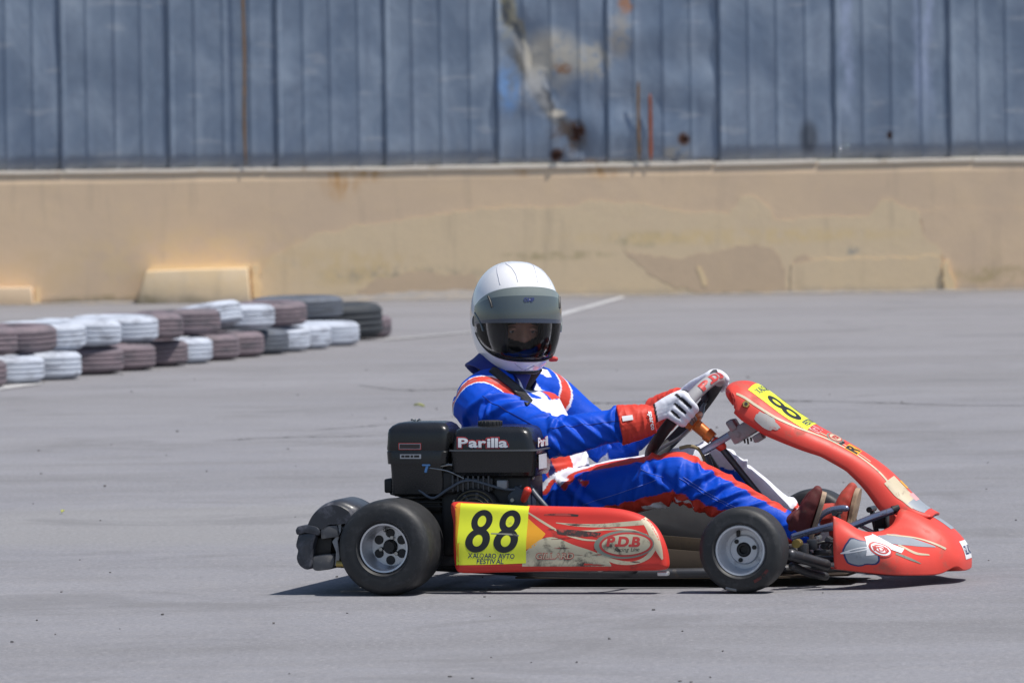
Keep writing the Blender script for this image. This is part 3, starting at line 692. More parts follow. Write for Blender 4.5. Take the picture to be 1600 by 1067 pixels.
def make_wheel(R, w, rr, hub_d, front):
    """wheel centred on its hub, outer face towards -y; rim is the part, tyre, hub and bolts its sub-parts"""
    mb = MB(); h = w / 2; hd = -h * .86 + hd_of(hub_d)
    mb.lathe([(rr * 1.06, -h * .80), (rr * 1.075, -h * .86), (rr * 1.04, -h * .91), (rr * .97, -h * .90), (rr * .93, -h * .80), (rr * .90, -h * .45), (rr * .86, hd - .012),
              (rr * .80, hd), (.022, hd), (.022, hd + .012), (rr * .82, hd + .014), (rr * .93, hd + .01), (rr * .95, h * .5), (rr * 1.0, h * .88), (rr * 1.06, h * .86), (rr * 1.06, h * .78), (rr * .985, h * .3), (rr * .985, -h * .5)], seg=56, closed=True)
    rim = mb.obj('wheel', MT['alum' if front else 'alu'], kart, angle=35)
    mb = MB()
    sh = R * .93
    mb.lathe([(rr * .985, -h * .76), (rr * 1.06, -h * .79), (rr * 1.09, -h * .93), (rr * 1.16, -h * 1.0), (rr * 1.18, -h * 1.015), (rr * 1.20, -h * 1.0), ((rr + R) * .5 + .006, -h * 1.03), (R * .88, -h * .99), (R * .945, -h * .90), (R * .975, -h * .80), (R * .992, -h * .62), (R, -h * .3),
              (R, h * .3), (R * .992, h * .62), (R * .975, h * .80), (R * .945, h * .90), (R * .88, h * .99), ((rr + R) * .5, h * 1.03), (rr * 1.16, h * 1.0), (rr * 1.06, h * .79), (rr * .985, h * .76)], seg=80, closed=True)
    mb.obj('tyre', MT['tyre'], rim, angle=50)
    mb = MB()
    if front:
        mb.lathe([(0, hd - .004), (.011, hd - .005), (.013, hd - .016), (.017, hd - .017), (.021, hd - .013), (.022, hd + .02), (0, hd + .02)], seg=28)
        mb.obj('hub_bearing', MT['blackmatt'], rim)
        mb = MB(); mb.lathe([(.022, hd - .012), (.040, hd - .010), (.044, hd - .002), (.044, hd + .002), (.022, hd + .002)], seg=36, closed=True); mb.obj('hub_flange', MT['alum'], rim)
        for k in range(3):
            a = radians(22 + 120 * k); mb = MB(); mb.lathe([(0, -.006), (.0045, -.006), (.0065, -.004), (.007, .006), (0, .006)], c=(.032 * cos(a), hd - .012, .032 * sin(a)), seg=8); mb.obj('wheel_nut', MT['blackmatt'], rim)
        mb = MB(); mb.box((-.026, hd - .004, .046), (.011, .01, .026), .003, Matrix.Rotation(radians(-8), 3, 'Y')); mb.obj('valve_slot', MT['trim'], rim)
        mb = MB(); a0 = radians(-55)
        v = [( (rr + R) * .5 * cos(a0 + q) * rad, -h * 1.03 - .0012, (rr + R) * .5 * sin(a0 + q) * rad) for q in np.linspace(0, .55, 12) for rad in (.97, 1.06)]
        mesh('paint_mark', v, [(2*i, 2*i+2, 2*i+3, 2*i+1) for i in range(11)], simple('faint_red_tyre_mark', (.10, .022, .02), .7, var=.3, scale=60, dirt=(.02, .02, .02), dirt_at=(.48, .58), dscale=60), rim)
        mb = MB(); mb.box((-.008, -h * .90, -R * .915), (.034, .012, .009), .003, Matrix.Rotation(radians(-30), 3, 'X')); mb.obj('tyre_label', simple('pale_tyre_label', (.2, .2, .2), .6), rim)
    else:
        mb.lathe([(0, hd - .022), (.016, hd - .022), (.018, hd - .012), (.022, hd - .002), (.022, hd + .02), (0, hd + .02)], seg=28); mb.obj('axle_end', MT['blackmatt'], rim)
        for k in range(6):
            a = radians(30 + 60 * k); mb = MB(); mb.lathe([(0, -.003), (.012, -.003), (.0135, -.001), (.0135, .004), (0, .004)], c=(.040 * cos(a), hd - .002, .040 * sin(a)), seg=18); mb.obj('vent_hole', MT['trim'], rim)
        for k in range(3):
            a = radians(75 + 120 * k); mb = MB(); mb.lathe([(0, -.011), (.0055, -.011), (.007, -.008), (.007, .004), (0, .004)], c=(.028 * cos(a), hd - .003, .028 * sin(a)), seg=6); mb.obj('wheel_nut', MT['bolt'], rim)
        mb = MB(); mb.tube([(-.012, hd - .005, .047), (-.011, hd - .028, .051)], [.006, .005], 10, round_cap=True); mb.obj('valve_stem', MT['bolt'], rim)
    return rim
def hd_of(d): return d
def copy_tree(o, parent):
    c = o.copy(); COL.objects.link(c); c.parent = parent
    for ch in list(o.children): copy_tree(ch, c)
    return c
R_R, R_F = .1415, .1265
rc = K(612, 853, -.60); fc = K(1165, 856, -.50)
wr = make_wheel(R_R, .205, .0695, .075, False); wr.location = (rc.x, -.60, R_R + .0)
wf = make_wheel(R_F, .125, .0700, .060, True); wf.location = (fc.x, -.52, R_F); wf.rotation_euler = (0, radians(10), radians(-1))
c = copy_tree(wr, kart); c.location = (rc.x, .60, R_R); c.rotation_euler = (0, 0, pi)
c = copy_tree(wf, kart); c.location = (fc.x + .01, .53, R_F); c.rotation_euler = (0, radians(10), pi - radians(1))
XF, XR = fc.x, rc.x

# chassis
mb = MB()
for s in (-1, 1):
    mb.tube(spline([(XR - .12, s*.30, .075), (XR + .15, s*.31, .06), (XR + .5, s*.34, .045), (XF - .15, s*.30, .045), (XF + .1, s*.20, .05), (XF + .26, s*.17, .055)], 30), .015, 10)
mb.tube([(XF, -.34, .075), (XF, .34, .075)], .015, 10); mb.tube([(XR + .06, -.31, .065), (XR + .06, .31, .065)], .014, 10); mb.tube([(XF + .26, -.17, .055), (XF + .26, .17, .055)], .014, 10)
for s in (-1, 1): mb.tube(spline([(XR + .2, s*.32, .06), (XR + .24, s*.50, .07), (XR + .62, s*.52, .07), (XR + .68, s*.33, .055)], 24), .010, 8)
mb.obj('frame', MT['tubedark'], kart)
mb = MB(); mb.tube([(XR, -.52, R_R), (XR, .52, R_R)], .020, 16); mb.obj('rear_axle', MT['tubedark'], kart)
mb = MB(); mb.prism([(XR + .30, -.29), (XF + .05, -.27), (XF + .24, -.16), (XF + .24, .16), (XF + .05, .27), (XR + .30, .29)], lambda a, b, d: (a, b, d), .026, .032); mb.obj('floor_tray', MT['tray'], kart)
for s in (-1, 1):
    mb = MB(); mb.box((XF, s * .40, .115), (.045, .05, .09), .01); mb.tube([(XF, s * .38, .125), (XF, s * .47, .1265)], .013, 12); mb.tube([(XF - .005, s*.36, .16), (XF - .005, s*.36, .07)], .010, 10)
    mb.obj('stub_axle', MT['tubedark'], kart)
    mb = MB(); mb.tube([(XF + .05, s * .40, .11), (XF + .10, s * .03, .125)], .007, 8); mb.obj('tie_rod', MT['bolt'], kart)

for s in (-1, 1): kp = MB(); kp.prism([(XR + .44, .03), (XF - .10, .03), (XF - .12, .10), (XR + .50, .135), (XR + .44, .12)], lambda a, b, d: (a, d, b), s * .262, s * .266); kp.obj('tray_side', MT['tray'], kart, bevel=.001)
# seat: a moulded shell behind and under the driver
def seat_pt(u, t):                                       # u along the shell from front lip to top, t across
    p = spline([(.62, .085), (.50, .06), (.34, .055), (.22, .10), (.12, .27), (.055, .46)], 40)[int(u * 39)]
    wdt = np.interp(u, [0, .3, .6, 1], [.15, .185, .19, .16]); lip = np.interp(u, [0, .3, .6, 1], [.05, .13, .14, .05])
    nx, nz = np.interp(u, [0, .4, .65, 1], [0, .25, .85, .95]), np.interp(u, [0, .4, .65, 1], [1, .95, .45, .3])
    e = abs(t) ** 4 * lip
    return (XR + p[0] + nx * e, wdt * math.copysign(min(1, abs(t)) ** .85, t), p[1] + nz * e)
v = [seat_pt(i / 30, -1 + 2 * j / 16) for i in range(31) for j in range(17)]
f = [(i*17+j, i*17+j+1, (i+1)*17+j+1, (i+1)*17+j) for i in range(30) for j in range(16)]
o = mesh('seat', v, f, MT['seat'], kart); m = o.modifiers.new('s', 'SOLIDIFY'); m.thickness = .006

# ---- rear bumper (plastic, full width)
YB = -.64
def kb(px, py, d): p = K(px, py, YB); return (p.x, d, p.z)
mb = MB()
dome0 = [(487, 827), (480, 822), (483, 812), (490, 800), (503, 788), (517, 782), (530, 780), (545, 784), (561, 795), (563, 812), (548, 816), (520, 818), (508, 826)]
dome = [tuple(q) for q in spline(dome0 + dome0[:1], 44)[:-1]]
ys = [-.64, -.60, -.30, 0, .30, .60, .64]
n = len(dome)
def dome_ring(d):
    e = abs(d) / .64; out = []
    for a, b in dome:
        p = K(a, b, YB); dz = -.075 * (1 - min(1, max(0, (e - .35) / .35))) * max(0, (p.z - .19) / .08)
        sq = float(np.interp(abs(d), [.595, .62, .635, .645], [1, .975, .92, .80]))
        out.append((XR - .23 + (p.x - XR + .23) * sq, d, .20 + (p.z + dz - .20) * sq))
    return out
ysd = [-.645, -.64, -.635, -.628, -.62, -.608, -.595, -.56, -.48, -.40, -.32, -.24, -.1, .1, .24, .32, .40, .48, .56, .595, .608, .62, .628, .635, .64, .645]
v, f = [], []
for d in ysd: v += dome_ring(d)
for i in range(len(ysd) - 1):
    for k in range(n): f.append((i*n+k, i*n+(k+1) % n, (i+1)*n+(k+1) % n, (i+1)*n+k))
f += [tuple(range(n)), tuple(range(len(v)-1, len(v)-n-1, -1))]
mb.add(v, f); bump = mb.obj('rear_bumper', MT['bumper'], kart, bevel=.004)
def kprism(name, px, d0, d1, mat, parent, bev=.006, y=YB, smooth_=False):
    mb = MB(); px = [tuple(q) for q in spline(list(px) + [px[0]], len(px) * 4 + 1)[:-1]] if smooth_ else px; P = [K(a, b, y) for a, b in px]; mb.prism([(p.x, p.z) for p in P], lambda a, b, d: (a, d, b), d0, d1); return mb.obj(name, mat, parent, bevel=bev, angle=35)
kprism('lower_lip', [(463, 828), (467, 822), (480, 820), (496, 823), (501, 830), (499, 836), (492, 834), (478, 832), (466, 835)], -.652, .652, MT['bumper'], bump, .008, smooth_=True)
kprism('rear_column', [(467, 834), (494, 833), (491, 850), (489, 872), (486, 887), (478, 889), (468, 882), (464, 871), (466, 860), (463, 852)], -.648, .648, MT['bumper'], bump, .014, smooth_=True)
kprism('side_plate', [(501, 822), (527, 820), (530, 838), (502, 842)], -.643, -.60, MT['bumperedge'], bump, .003)
kprism('dark_recess', [(488, 840), (516, 840), (514, 866), (488, 870)], -.62, .62, MT['blackmatt'], bump, .003)
kprism('foot_plate', [(487, 872), (492, 868), (518, 866), (522, 876), (519, 887), (510, 890), (490, 890)], -.640, -.50, MT['bumperedge'], bump, .008, smooth_=True)
kprism('bracket', [(527, 795), (534, 790), (532, 830), (527, 845), (530, 870), (528, 882), (522, 884), (524, 862), (518, 846), (524, 838)], -.634, -.626, MT['clamp'], bump, .002)
p = K(531, 881, YB); mb = MB(); mb.tube([(p.x - .012, YB + .01, p.z), (p.x + .018, YB + .01, p.z - .002)], .011, 14); mb.obj('bracket_bolt', MT['brass'], bump)
for k in range(2):
    p = K(545, 808 + 17 * k, YB); mb = MB(); mb.tube([(p.x - .025, YB + .02, p.z), (p.x + .04, YB + .02, p.z)], .008, 12); mb.obj('support_tube', MT['tubedark'], bump)

# ---- side pods
PODY = -.585
pod_px = [(704, 784), (716, 783.5), (760, 786.5), (825, 790.5), (900, 792.5), (945, 794), (975, 798), (1000, 806), (1020, 819), (1034, 837), (1042, 858), (1045.5, 878), (1044, 887), (1034, 890.5), (1000, 891.5), (900, 892), (780, 894), (726, 895), (714, 891), (709.5, 875), (708, 850), (705.5, 820), (700, 798), (700, 788)]
POUT = spline([K(a, b, PODY) for a, b in pod_px] + [K(*pod_px[0], PODY)], 150)[:-1][:, [0, 2]]
PZM = .5 * (POUT[:, 1].min() + POUT[:, 1].max())
def pod_dist(x, z):
    A = POUT; B = np.roll(POUT, -1, 0); d = B - A; p = np.array([x, z]); t = np.clip(((p - A) * d).sum(1) / np.maximum((d * d).sum(1), 1e-12), 0, 1)
    return float(np.sqrt((((A + d * t[:, None]) - p) ** 2).sum(1).min()))
LEAN, RND = .20, .022
def pod_y(x, z, d=None):
    d = pod_dist(x, z) if d is None else d
    q = max(0.0, RND - d); r = RND - sqrt(max(0, RND * RND - q * q))
    belly = .012 * exp(-((z - PZM + .01) / .05) ** 2)
    return PODY + LEAN * (z - PZM) + r - belly + .003 * noise.noise(Vector((x * 5, z * 8, 1)))
def inward(d):
    P = POUT; t = np.roll(P, -1, 0) - np.roll(P, 1, 0); t /= np.linalg.norm(t, axis=1)[:, None]; nrm = np.stack([-t[:, 1], t[:, 0]], 1)
    c = P.mean(0)
    if ((c - P) * nrm).sum() < 0: nrm = -nrm
    return P + nrm * d
def make_pod(sign):
    v, f = [], []; n = len(POUT); rings = []
    rings.append([(x, PODY + .065, z) for x, z in inward(.022)]); rings.append([(x, PODY + .045 , z) for x, z in inward(.008)])
    for d in (0, .002, .005, .010, .016, .022): rings.append([(x, pod_y(x, z, d), z) for x, z in inward(d)])
    base = inward(.022); x0, x1 = base[:, 0].min() + .03, base[:, 0].max() - .06
    for s in (.92, .84, .76, .68, .6, .52, .44, .36, .28, .2, .1, .02):
        ring = []
        for x, z in base:
            cx, cz = min(max(x, x0), x1), PZM; X, Z = cx + (x - cx) * s, cz + (z - cz) * s; ring.append((X, pod_y(X, Z), Z))
        rings.append(ring)
    for rg in rings: v += [(x, y * sign * (1 if sign > 0 else 1), z) for x, y, z in rg]
    for i in range(len(rings) - 1):
        for k in range(n): f.append((i*n+k, i*n+(k+1) % n, (i+1)*n+(k+1) % n, (i+1)*n+k))
    f.append(tuple(range(n))[::-1]); f.append(tuple((len(rings) - 1) * n + k for k in range(n)))
    if sign < 0: v = [(x, -y, z) for x, y, z in [(a, b, c) for a, b, c in v]]
    bm = bmesh.new(); vs = [bm.verts.new((x, abs(y) * (-1 if sign > 0 else 1), z)) for x, y, z in v]
    for q in f:
        try: bm.faces.new([vs[i] for i in q])
        except ValueError: pass
    for fa in bm.faces:
        if min(abs(q.co.y) for q in fa.verts) < abs(PODY) - .040 and max(abs(q.co.y) for q in fa.verts) < abs(PODY) - .02: fa.material_index = 1
    bmesh.ops.remove_doubles(bm, verts=bm.verts, dist=1e-5)
    return bmobj('side_pod', bm, [MT['red'], MT['trim']], kart, angle=60)
pod = make_pod(1); pod2 = make_pod(-1)
def pk(px, py): p = K(px, py, PODY); return (p.x, p.z)
def pod_fn(lift, sgn=1, dec=True):
    def fn(px, py):
        x, z = pk(px, py); return (x, sgn * (pod_y(x, z) - lift), z)
    return fn
def pod_text(name, body, x0, y0, x1, y1, mat, lift, slope=0.0, shear=0.0, off=0.0, spacing=1.0, parent=None, fn=None):
    v, f, _ = text_mesh(body, shear, off, spacing); pts = boxmap(v, x0, y1, (x1 - x0, slope * (x1 - x0)), (0, y0 - y1))
    return decal(name, pts, f, fn or pod_fn(lift), mat, parent or pod)
L1 = .0003
def pstrip(name, top, bot, mat, lift, n=30, m=4, parent=None, fn=None): v, f = strip2(top, bot, n, m); return decal(name, v, f, fn or pod_fn(lift), mat, parent or pod)
# printed graphics, lowest layer first
pstrip('amber_flash', [(709, 790), (713, 786), (719, 786)], [(713, 850), (715, 862), (719, 878)], MT['amber'], L1, 12)
pstrip('amber_flash', [(822, 808), (835, 819), (848, 829), (853, 833)], [(822, 858), (833, 855), (845, 845), (853, 834)], MT['amber'], L1, 16)
pstrip('beige_panel', [(818, 866), (840, 846), (856, 839), (872, 840), (900, 851), (930, 861), (950, 872), (957, 882)], [(818, 884), (840, 884), (870, 884), (900, 884), (930, 884), (957, 884)], MT['beige'], L1)
pstrip('line_graphic', [(824, 800), (850, 815), (880, 831), (910, 840), (935, 843)], [(824, 802.5), (850, 819), (880, 834), (910, 843), (935, 845)], MT['beigeclean'], L1, 24, 1)
pstrip('sweep_graphic', [(868, 816), (900, 818), (940, 818), (975, 815), (1008, 812)], [(868, 817), (900, 822), (940, 823.5), (975, 822), (1016, 819)], MT['beige'], L1, 24, 2)
pstrip('sweep_graphic', [(1006, 808), (1020, 822), (1030, 838), (1036, 856), (1038, 872)], [(1000, 812), (1010, 826), (1018, 842), (1028, 862), (1036, 874)], MT['beigeclean'], L1 * 1.6, 16, 3)
pstrip('sweep_graphic', [(935, 860), (960, 872), (990, 876), (1010, 868), (1022, 852)], [(935, 863), (960, 879), (992, 881), (1016, 872), (1028, 856)], MT['beigeclean'], L1, 24, 2)
pstrip('sweep_graphic', [(894, 828), (920, 828), (950, 825), (985, 826), (1012, 834)], [(894, 829), (920, 831), (950, 828), (985, 829), (1014, 838)], MT['beigeclean'], L1, 24, 1)
v, f = strip2([(717, 786.5), (770, 788.5), (824, 791.5)], [(715, 882), (770, 881), (824, 879)], 20, 14); decal('number_sticker', v, f, pod_fn(L1 * 2), MT['yellow'], pod)
def eight(name, cx, cy, w, h, shear, fn, mat, parent):
    v, f = [], []
    for (oy, rx, ry, ix, iy) in ((.235, .43, .265, .17, .13), (-.215, .50, .285, .20, .14)):
        o = len(v); N = 36
        for (a, b) in ((rx, ry), ((rx+ix)/2, (ry+iy)/2), (ix, iy)):
            for k in range(N):
                q = 2*pi*k/N; x, y = a * cos(q), oy + b * sin(q); v.append((cx + (x + shear * y) * w, cy - y * h))
        for j in range(2):
            for k in range(N): k2 = (k+1) % N; f.append((o+j*N+k, o+j*N+k2, o+(j+1)*N+k2, o+(j+1)*N+k))
    # second loop a hair above the first so the two never share a plane
    half = len(v) // 2
    return mesh(name, [tuple(Vector(fn(*q)) + Vector((0, -.0003 if i >= half else 0, 0))) for i, q in enumerate(v)], f, mat, parent, angle=None)
eight('number_digit', 750, 829.5, 38, 66, .25, pod_fn(L1 * 3), MT['ink'], pod)
eight('number_digit', 794, 830, 38, 66, .25, pod_fn(L1 * 3), MT['ink'], pod)
pod_text('sticker_lettering', 'XALQARO AVTO', 733, 863, 806, 872, MT['navy'], L1 * 4, .02, .1, .015, 1.05)
pod_text('sticker_lettering', 'FESTIVAL', 747, 872.5, 789, 880, MT['navy'], L1 * 3, .0, .1, .015, 1.05)
pod_text('pod_lettering', 'GILLARD', 839, 862.5, 899, 873, MT['redprint'], L1 * 2, .0, .15, .045, 1.1)
pod_text('pod_lettering', 'GILLARD', 840, 863.5, 898, 872, MT['beigeclean'], L1 * 3, .0, .15, .004, 1.1)
v, f = ell2(977, 850, 47, 22, -.03, 40); decal('oval_badge', v, f, pod_fn(L1 * 2.2), MT['greygreen'], pod)
v, f = ell2(980, 850, 42, 19, -.03, 40); decal('oval_badge', v, f, pod_fn(L1 * 2.9), MT['redprint'], pod)
v, f = ell2(980, 850, 38, 16, -.03, 40); decal('oval_badge', v, f, pod_fn(L1 * 3.6), MT['beige'], pod)
pod_text('badge_lettering', 'P.D.B', 949, 837, 1002, 853, MT['redprint'], L1 * 4.4, .02, .12, .05)
pod_text('badge_lettering', 'Racing Line', 962, 855, 1001, 863, MT['ink'], L1 * 4.4, -.02, .25, .0)
# scuffs: long scraped marks
scuff = simple('black_scrape', (.045, .03, .028), .8, var=.4, scale=40, dirt=(.42, .06, .05), dirt_at=(.47, .56), dscale=30)
pstrip('scrape_mark', [(850, 803), (880, 802), (903, 804)], [(848, 805), (880, 806), (902, 807)], scuff, L1 * 1.5, 16, 1)
pstrip('scrape_mark', [(869, 826), (905, 828), (940, 832)], [(872, 834), (905, 838), (938, 836)], scuff, L1 * 1.5, 16, 2)
pstrip('scrape_mark', [(768, 832), (800, 833), (812, 835)], [(768, 833.5), (800, 835.5), (812, 837)], simple('grey_scrape', (.25, .25, .2), .8), L1 * 4, 8, 1)
rs_ = random.Random(33)
for _ in range(16):
    x0, y0 = rs_.uniform(835, 1005), rs_.uniform(800, 884); ln = rs_.uniform(10, 42); sl_ = rs_.uniform(-.05, .10); th_ = rs_.uniform(.5, 1.6)
    pstrip('scrape_mark', [(x0, y0), (x0 + ln * .5, y0 + sl_ * ln * .5 - th_ * .6), (x0 + ln, y0 + sl_ * ln)], [(x0, y0 + .4), (x0 + ln * .5, y0 + sl_ * ln * .5 + th_), (x0 + ln, y0 + sl_ * ln + .3)], scuff, L1 * 2.0, 10, 1)
for s, pd in ((-1, pod), (1, pod2)):
    for q in (.30, .62): mb = MB(); mb.tube([(XR + q, s * .50, .075), (XR + q, s * .56, .075)], .012, 10); mb.obj('pod_mount', MT['bolt'], pd)
p = K(1035, 894, -.56); mb = MB(); mb.box((p.x, -.545, p.z - .004), (.032, .03, .012), .003); mb.obj('pod_bracket', MT['alu'], pod)
fnF = lambda lift: (lambda a, b: (lambda p: (p[0], -p[1], p[2]))(pod_fn(lift)(a, b)))
v, f = strip2([(717, 787), (824, 792)], [(715, 882), (824, 879)], 12, 8); decal('number_sticker', v, f, fnF(L1 * 2), MT['yellow'], pod2)
eight('number_digit', 750, 829.5, 38, 66, -.25, fnF(L1 * 3), MT['ink'], pod2); eight('number_digit', 794, 830, 38, 66, -.25, fnF(L1 * 3), MT['ink'], pod2)

# ---- engine
YE = -.50
def kbox(name, x0, y0, x1, y1, d0, d1, mat, parent, bev=.012, y=None, seg=3):
    y = d0 if y is None else y
    a, b = K(x0, y1, y), K(x1, y0, y); mb = MB(); mb.box(((a.x+b.x)/2, (d0+d1)/2, (a.z+b.z)/2), (b.x-a.x, abs(d1-d0), b.z-a.z), bev, seg=seg); return mb.obj(name, mat, parent)
def loft_box(name, stations, d0, d1, mat, parent, rad=.02, n=5):
    """stack of rounded rectangles: (px left, px right, py, inset of depth)"""
    v, f = [], []; m = 4 * n
    for (xl, xr_, py, ins) in stations:
        a, b = K(xl, py, d0), K(xr_, py, d0); z = (a.z + b.z) / 2; r = rad
        for cx, cy, st in ((b.x - r, d1 - ins - r, 0), (a.x + r, d1 - ins - r, 1), (a.x + r, d0 + ins + r, 2), (b.x - r, d0 + ins + r, 3)):
            for k in range(n): q = pi / 2 * (st + k / (n - 1)); v.append((cx + r * cos(q), cy + r * sin(q), z))
    for i in range(len(stations) - 1):
        for k in range(m): f.append((i*m+k, i*m+(k+1) % m, (i+1)*m+(k+1) % m, (i+1)*m+k))
    f += [tuple(range(m)), tuple(range(len(v)-1, len(v)-m-1, -1))]
    mb = MB(); mb.add(v, f); return mb.obj(name, mat, parent, angle=38)
block_ = kbox('engine', 690, 742, 826, 868, -.46, -.27, MT['blackmatt'], kart, .012)
for k in range(7): kbox('cooling_fin', 655, 748 + 7 * k, 700, 750.5 + 7 * k, -.455, -.30, MT['blackmatt'], block_, .0008, seg=1)
mb = MB(); c = K(742, 800, -.49); mb.lathe([(0, -.03), (.03, -.032), (.060, -.028), (.070, -.016), (.075, .0), (.075, .05), (0, .05)], c=(c.x, -.47, c.z), seg=40); fan = mb.obj('recoil_cover', MT['blackmatt'], block_, angle=50)
for k in range(9):
    a = 2 * pi * k / 9; mb = MB(); mb.box((c.x + .045 * cos(a), -.4995, c.z + .045 * sin(a)), (.028, .004, .010), .002, Matrix.Rotation(-a, 3, 'Y')); mb.obj('cover_slot', MT['tubedark'], block_)
for px, py, q in ((801, 781, .006), (711, 783, .006), (690, 702, .004)): 
    p = K(px, py, -.47); mb = MB(); mb.lathe([(0, -.012), (q, -.012), (q * 1.2, -.008), (q * 1.2, .01), (0, .01)], c=(p.x, -.465, p.z), seg=6); mb.obj('bolt', MT['bolt'], block_)
kprism('side_cowl', [(792, 776), (806, 757), (826, 770), (828, 800), (800, 805)], -.475, -.38, simple('dark_blue_grey_cowl', (.035, .045, .06), .4, var=.2), block_, .006, y=-.47)
kbox('chain_guard', 640, 772, 700, 862, -.41, -.27, MT['blackmatt'], block_, .01)
kbox('carburettor', 664, 735, 712, 772, -.475, -.36, MT['blackmatt'], block_, .010)
kbox('throttle_bracket', 688, 722, 726, 742, -.46, -.34, MT['blackmatt'], block_, .006)
kbox('exhaust_shield', 610, 778, 690, 800, -.44, -.30, MT['blackmatt'], block_, .01)
mb = MB()
for px, py in ((690, 730), (717, 738), (729, 731), (699, 724), (747, 742), (655, 750), (656, 764)):
    p = K(px, py, -.48); mb = MB(); mb.lathe([(0, -.006), (.0035, -.006), (.0045, -.003), (.0045, .02), (0, .02)], c=(p.x, -.474, p.z), seg=8); mb.obj('bolt', MT['bolt'], block_)
# air filter box with its canister
afb = loft_box('air_filter_box', [(603, 698, 725, .004), (602, 699.5, 706, 0), (602.6, 699, 705, .001), (602.6, 699, 703, .001), (602, 699.5, 702, 0), (603, 700, 690, 0), (603.5, 700, 677, 0), (604.5, 699, 671, .003), (609, 696, 665.5, .010), (616, 690, 661.5, .022), (624, 684, 660, .034)], -.50, -.33, MT['black'], kart, .022)
loft_box('filter_canister', [(612, 690, 776, .03), (608, 692, 772, .02), (608, 690, 740, .015), (607, 690, 724, .012)], -.50, -.34, MT['black'], afb, .014)
kbox('breather_elbow', 600, 748, 613, 770, -.47, -.40, MT['blackmatt'], afb, .006)
p = K(650, 661, -.42); mb = MB(); mb.tube([p + Vector((0, 0, -.004)), p + Vector((0, 0, .012))], [.006, .004], 10)
for s in (-1, 1): mb.tube([p + Vector((0, 0, .006)), p + Vector((s * .012, 0, .012)), p + Vector((s * .015, 0, .009))], .0028, 8)
mb.tube([p + Vector((-.02, 0, .0)), p + Vector((.02, 0, .0))], .003, 8); mb.obj('wing_nut', MT['bolt'], afb)
def flat_fn(y): return lambda px, py: tuple(K(px, py, y))
def plate(name, x0, y0, x1, y1, mat, y, parent, m=1): v, f = strip2([(x0, y0), (x1, y0)], [(x0, y1), (x1, y1)], 2, 1); return decal(name, v, f, flat_fn(y), mat, parent)
YL = -.5012
plate('name_plate', 622.5, 692, 658, 702.5, MT['redprint'], YL, afb); plate('name_plate', 623.5, 693, 657, 701.5, MT['greyprint'], YL - .0006, afb); plate('name_plate', 624.5, 694, 656, 700.5, simple('dark_plate', (.03, .02, .022), .4), YL - .0012, afb)
plate('white_label', 625, 709.5, 658, 716.5, simple('grey_white_label', (.36, .37, .40), .5), YL - .0004, afb)
def flat_text(name, body, x0, y0, x1, y1, mat, y, parent, slope=0, shear=0, off=0, spacing=1.0):
    v, f, _ = text_mesh(body, shear, off, spacing); return decal(name, boxmap(v, x0, y1, (x1-x0, slope*(x1-x0)), (0, y0-y1)), f, flat_fn(y), mat, parent)
for x_, w_ in ((627, 5), (633, 7), (641.5, 4), (647, 8)): plate('label_print', x_, 711, x_ + w_, 714.6, MT['ink'], YL - .001, afb)
# fuel tank: two pressings with a seam flange, cap, lettering
YT = -.505
tank = loft_box('fuel_tank', [(706, 832, 744, .02), (704, 834, 738, .008), (702, 836, 708, .002), (701.5, 837, 704.5, 0)], YT, -.27, MT['black'], kart, .02)
loft_box('tank_top', [(703, 835, 703, .002), (704, 831, 690, .003), (706, 827, 678, .006), (709, 823, 672, .012), (715, 817, 668.5, .024), (728, 806, 666.5, .045)], YT, -.27, MT['black'], tank, .026)
loft_box('tank_flange', [(699.5, 840, 704.8, -.008), (699.5, 840, 702.6, -.008)], YT, -.27, simple('tank_seam', (.10, .105, .115), .35, var=.1), tank, .026)
p = K(766, 668, -.42); mb = MB(); prof = [(0, 0.016), (.030, .016), (.034, .013), (.035, .002), (.033, -.006), (0, -.006)]
mb.lathe(prof, c=(p.x, -.42, p.z + .006), axis='z', seg=36)
for k in range(18): a = 2*pi*k/18; mb.box((p.x + .0345 * cos(a), -.42 + .0345 * sin(a), p.z + .013), (.004, .004, .014), .001, Matrix.Rotation(a, 3, 'Z'), seg=1)
mb.obj('fuel_cap', MT['trim'], tank)
def tank_fn(lift):
    def fn(px, py):
        ins = np.interp(py, [672, 678, 690, 703], [.012, .006, .003, .002]); return tuple(K(px, py, YT + ins - lift))
    return fn
for off, mt_, lf, gx in ((.11, MT['redprint'], .0022, 2.2), (.055, MT['navy'], .0029, 1.0), (.032, MT['white'], .0036, 0.2)):
    v, f, _ = text_mesh('Parilla', 0, off, 1.12); pts = boxmap(v, 716 - gx, 699 + gx, (77 + 2 * gx, 0), (0, -14.5 - 2 * gx)); decal('tank_lettering', pts, f, tank_fn(lf), mt_, tank)
# front end of the tank: label and a second, cut-off word (on the +x face)
def end_fn(lift):
    def fn(y, z): p = K(837, 704.5, YT); return (p.x + lift + (-.012 if z > p.z else -.004), y, z)
    return fn
p0 = K(837, 704.5, YT)
for off, mt_, lf in ((.11, MT['redprint'], .0060), (.03, MT['white'], .0068)):
    v, f, _ = text_mesh('Parilla', 0, off, 1.12); pts = boxmap(v, YT + .03, p0.z + .010, (.16, 0), (0, .028)); decal('tank_lettering', pts, f, end_fn(lf + .006), mt_, tank)
v, f = strip2([(YT + .03, p0.z - .012), (YT + .13, p0.z - .012)], [(YT + .03, p0.z - .055), (YT + .13, p0.z - .055)], 3, 2); decal('white_label', v, f, end_fn(.0065), simple('grey_white_tank_label', (.50, .50, .55), .5), tank)
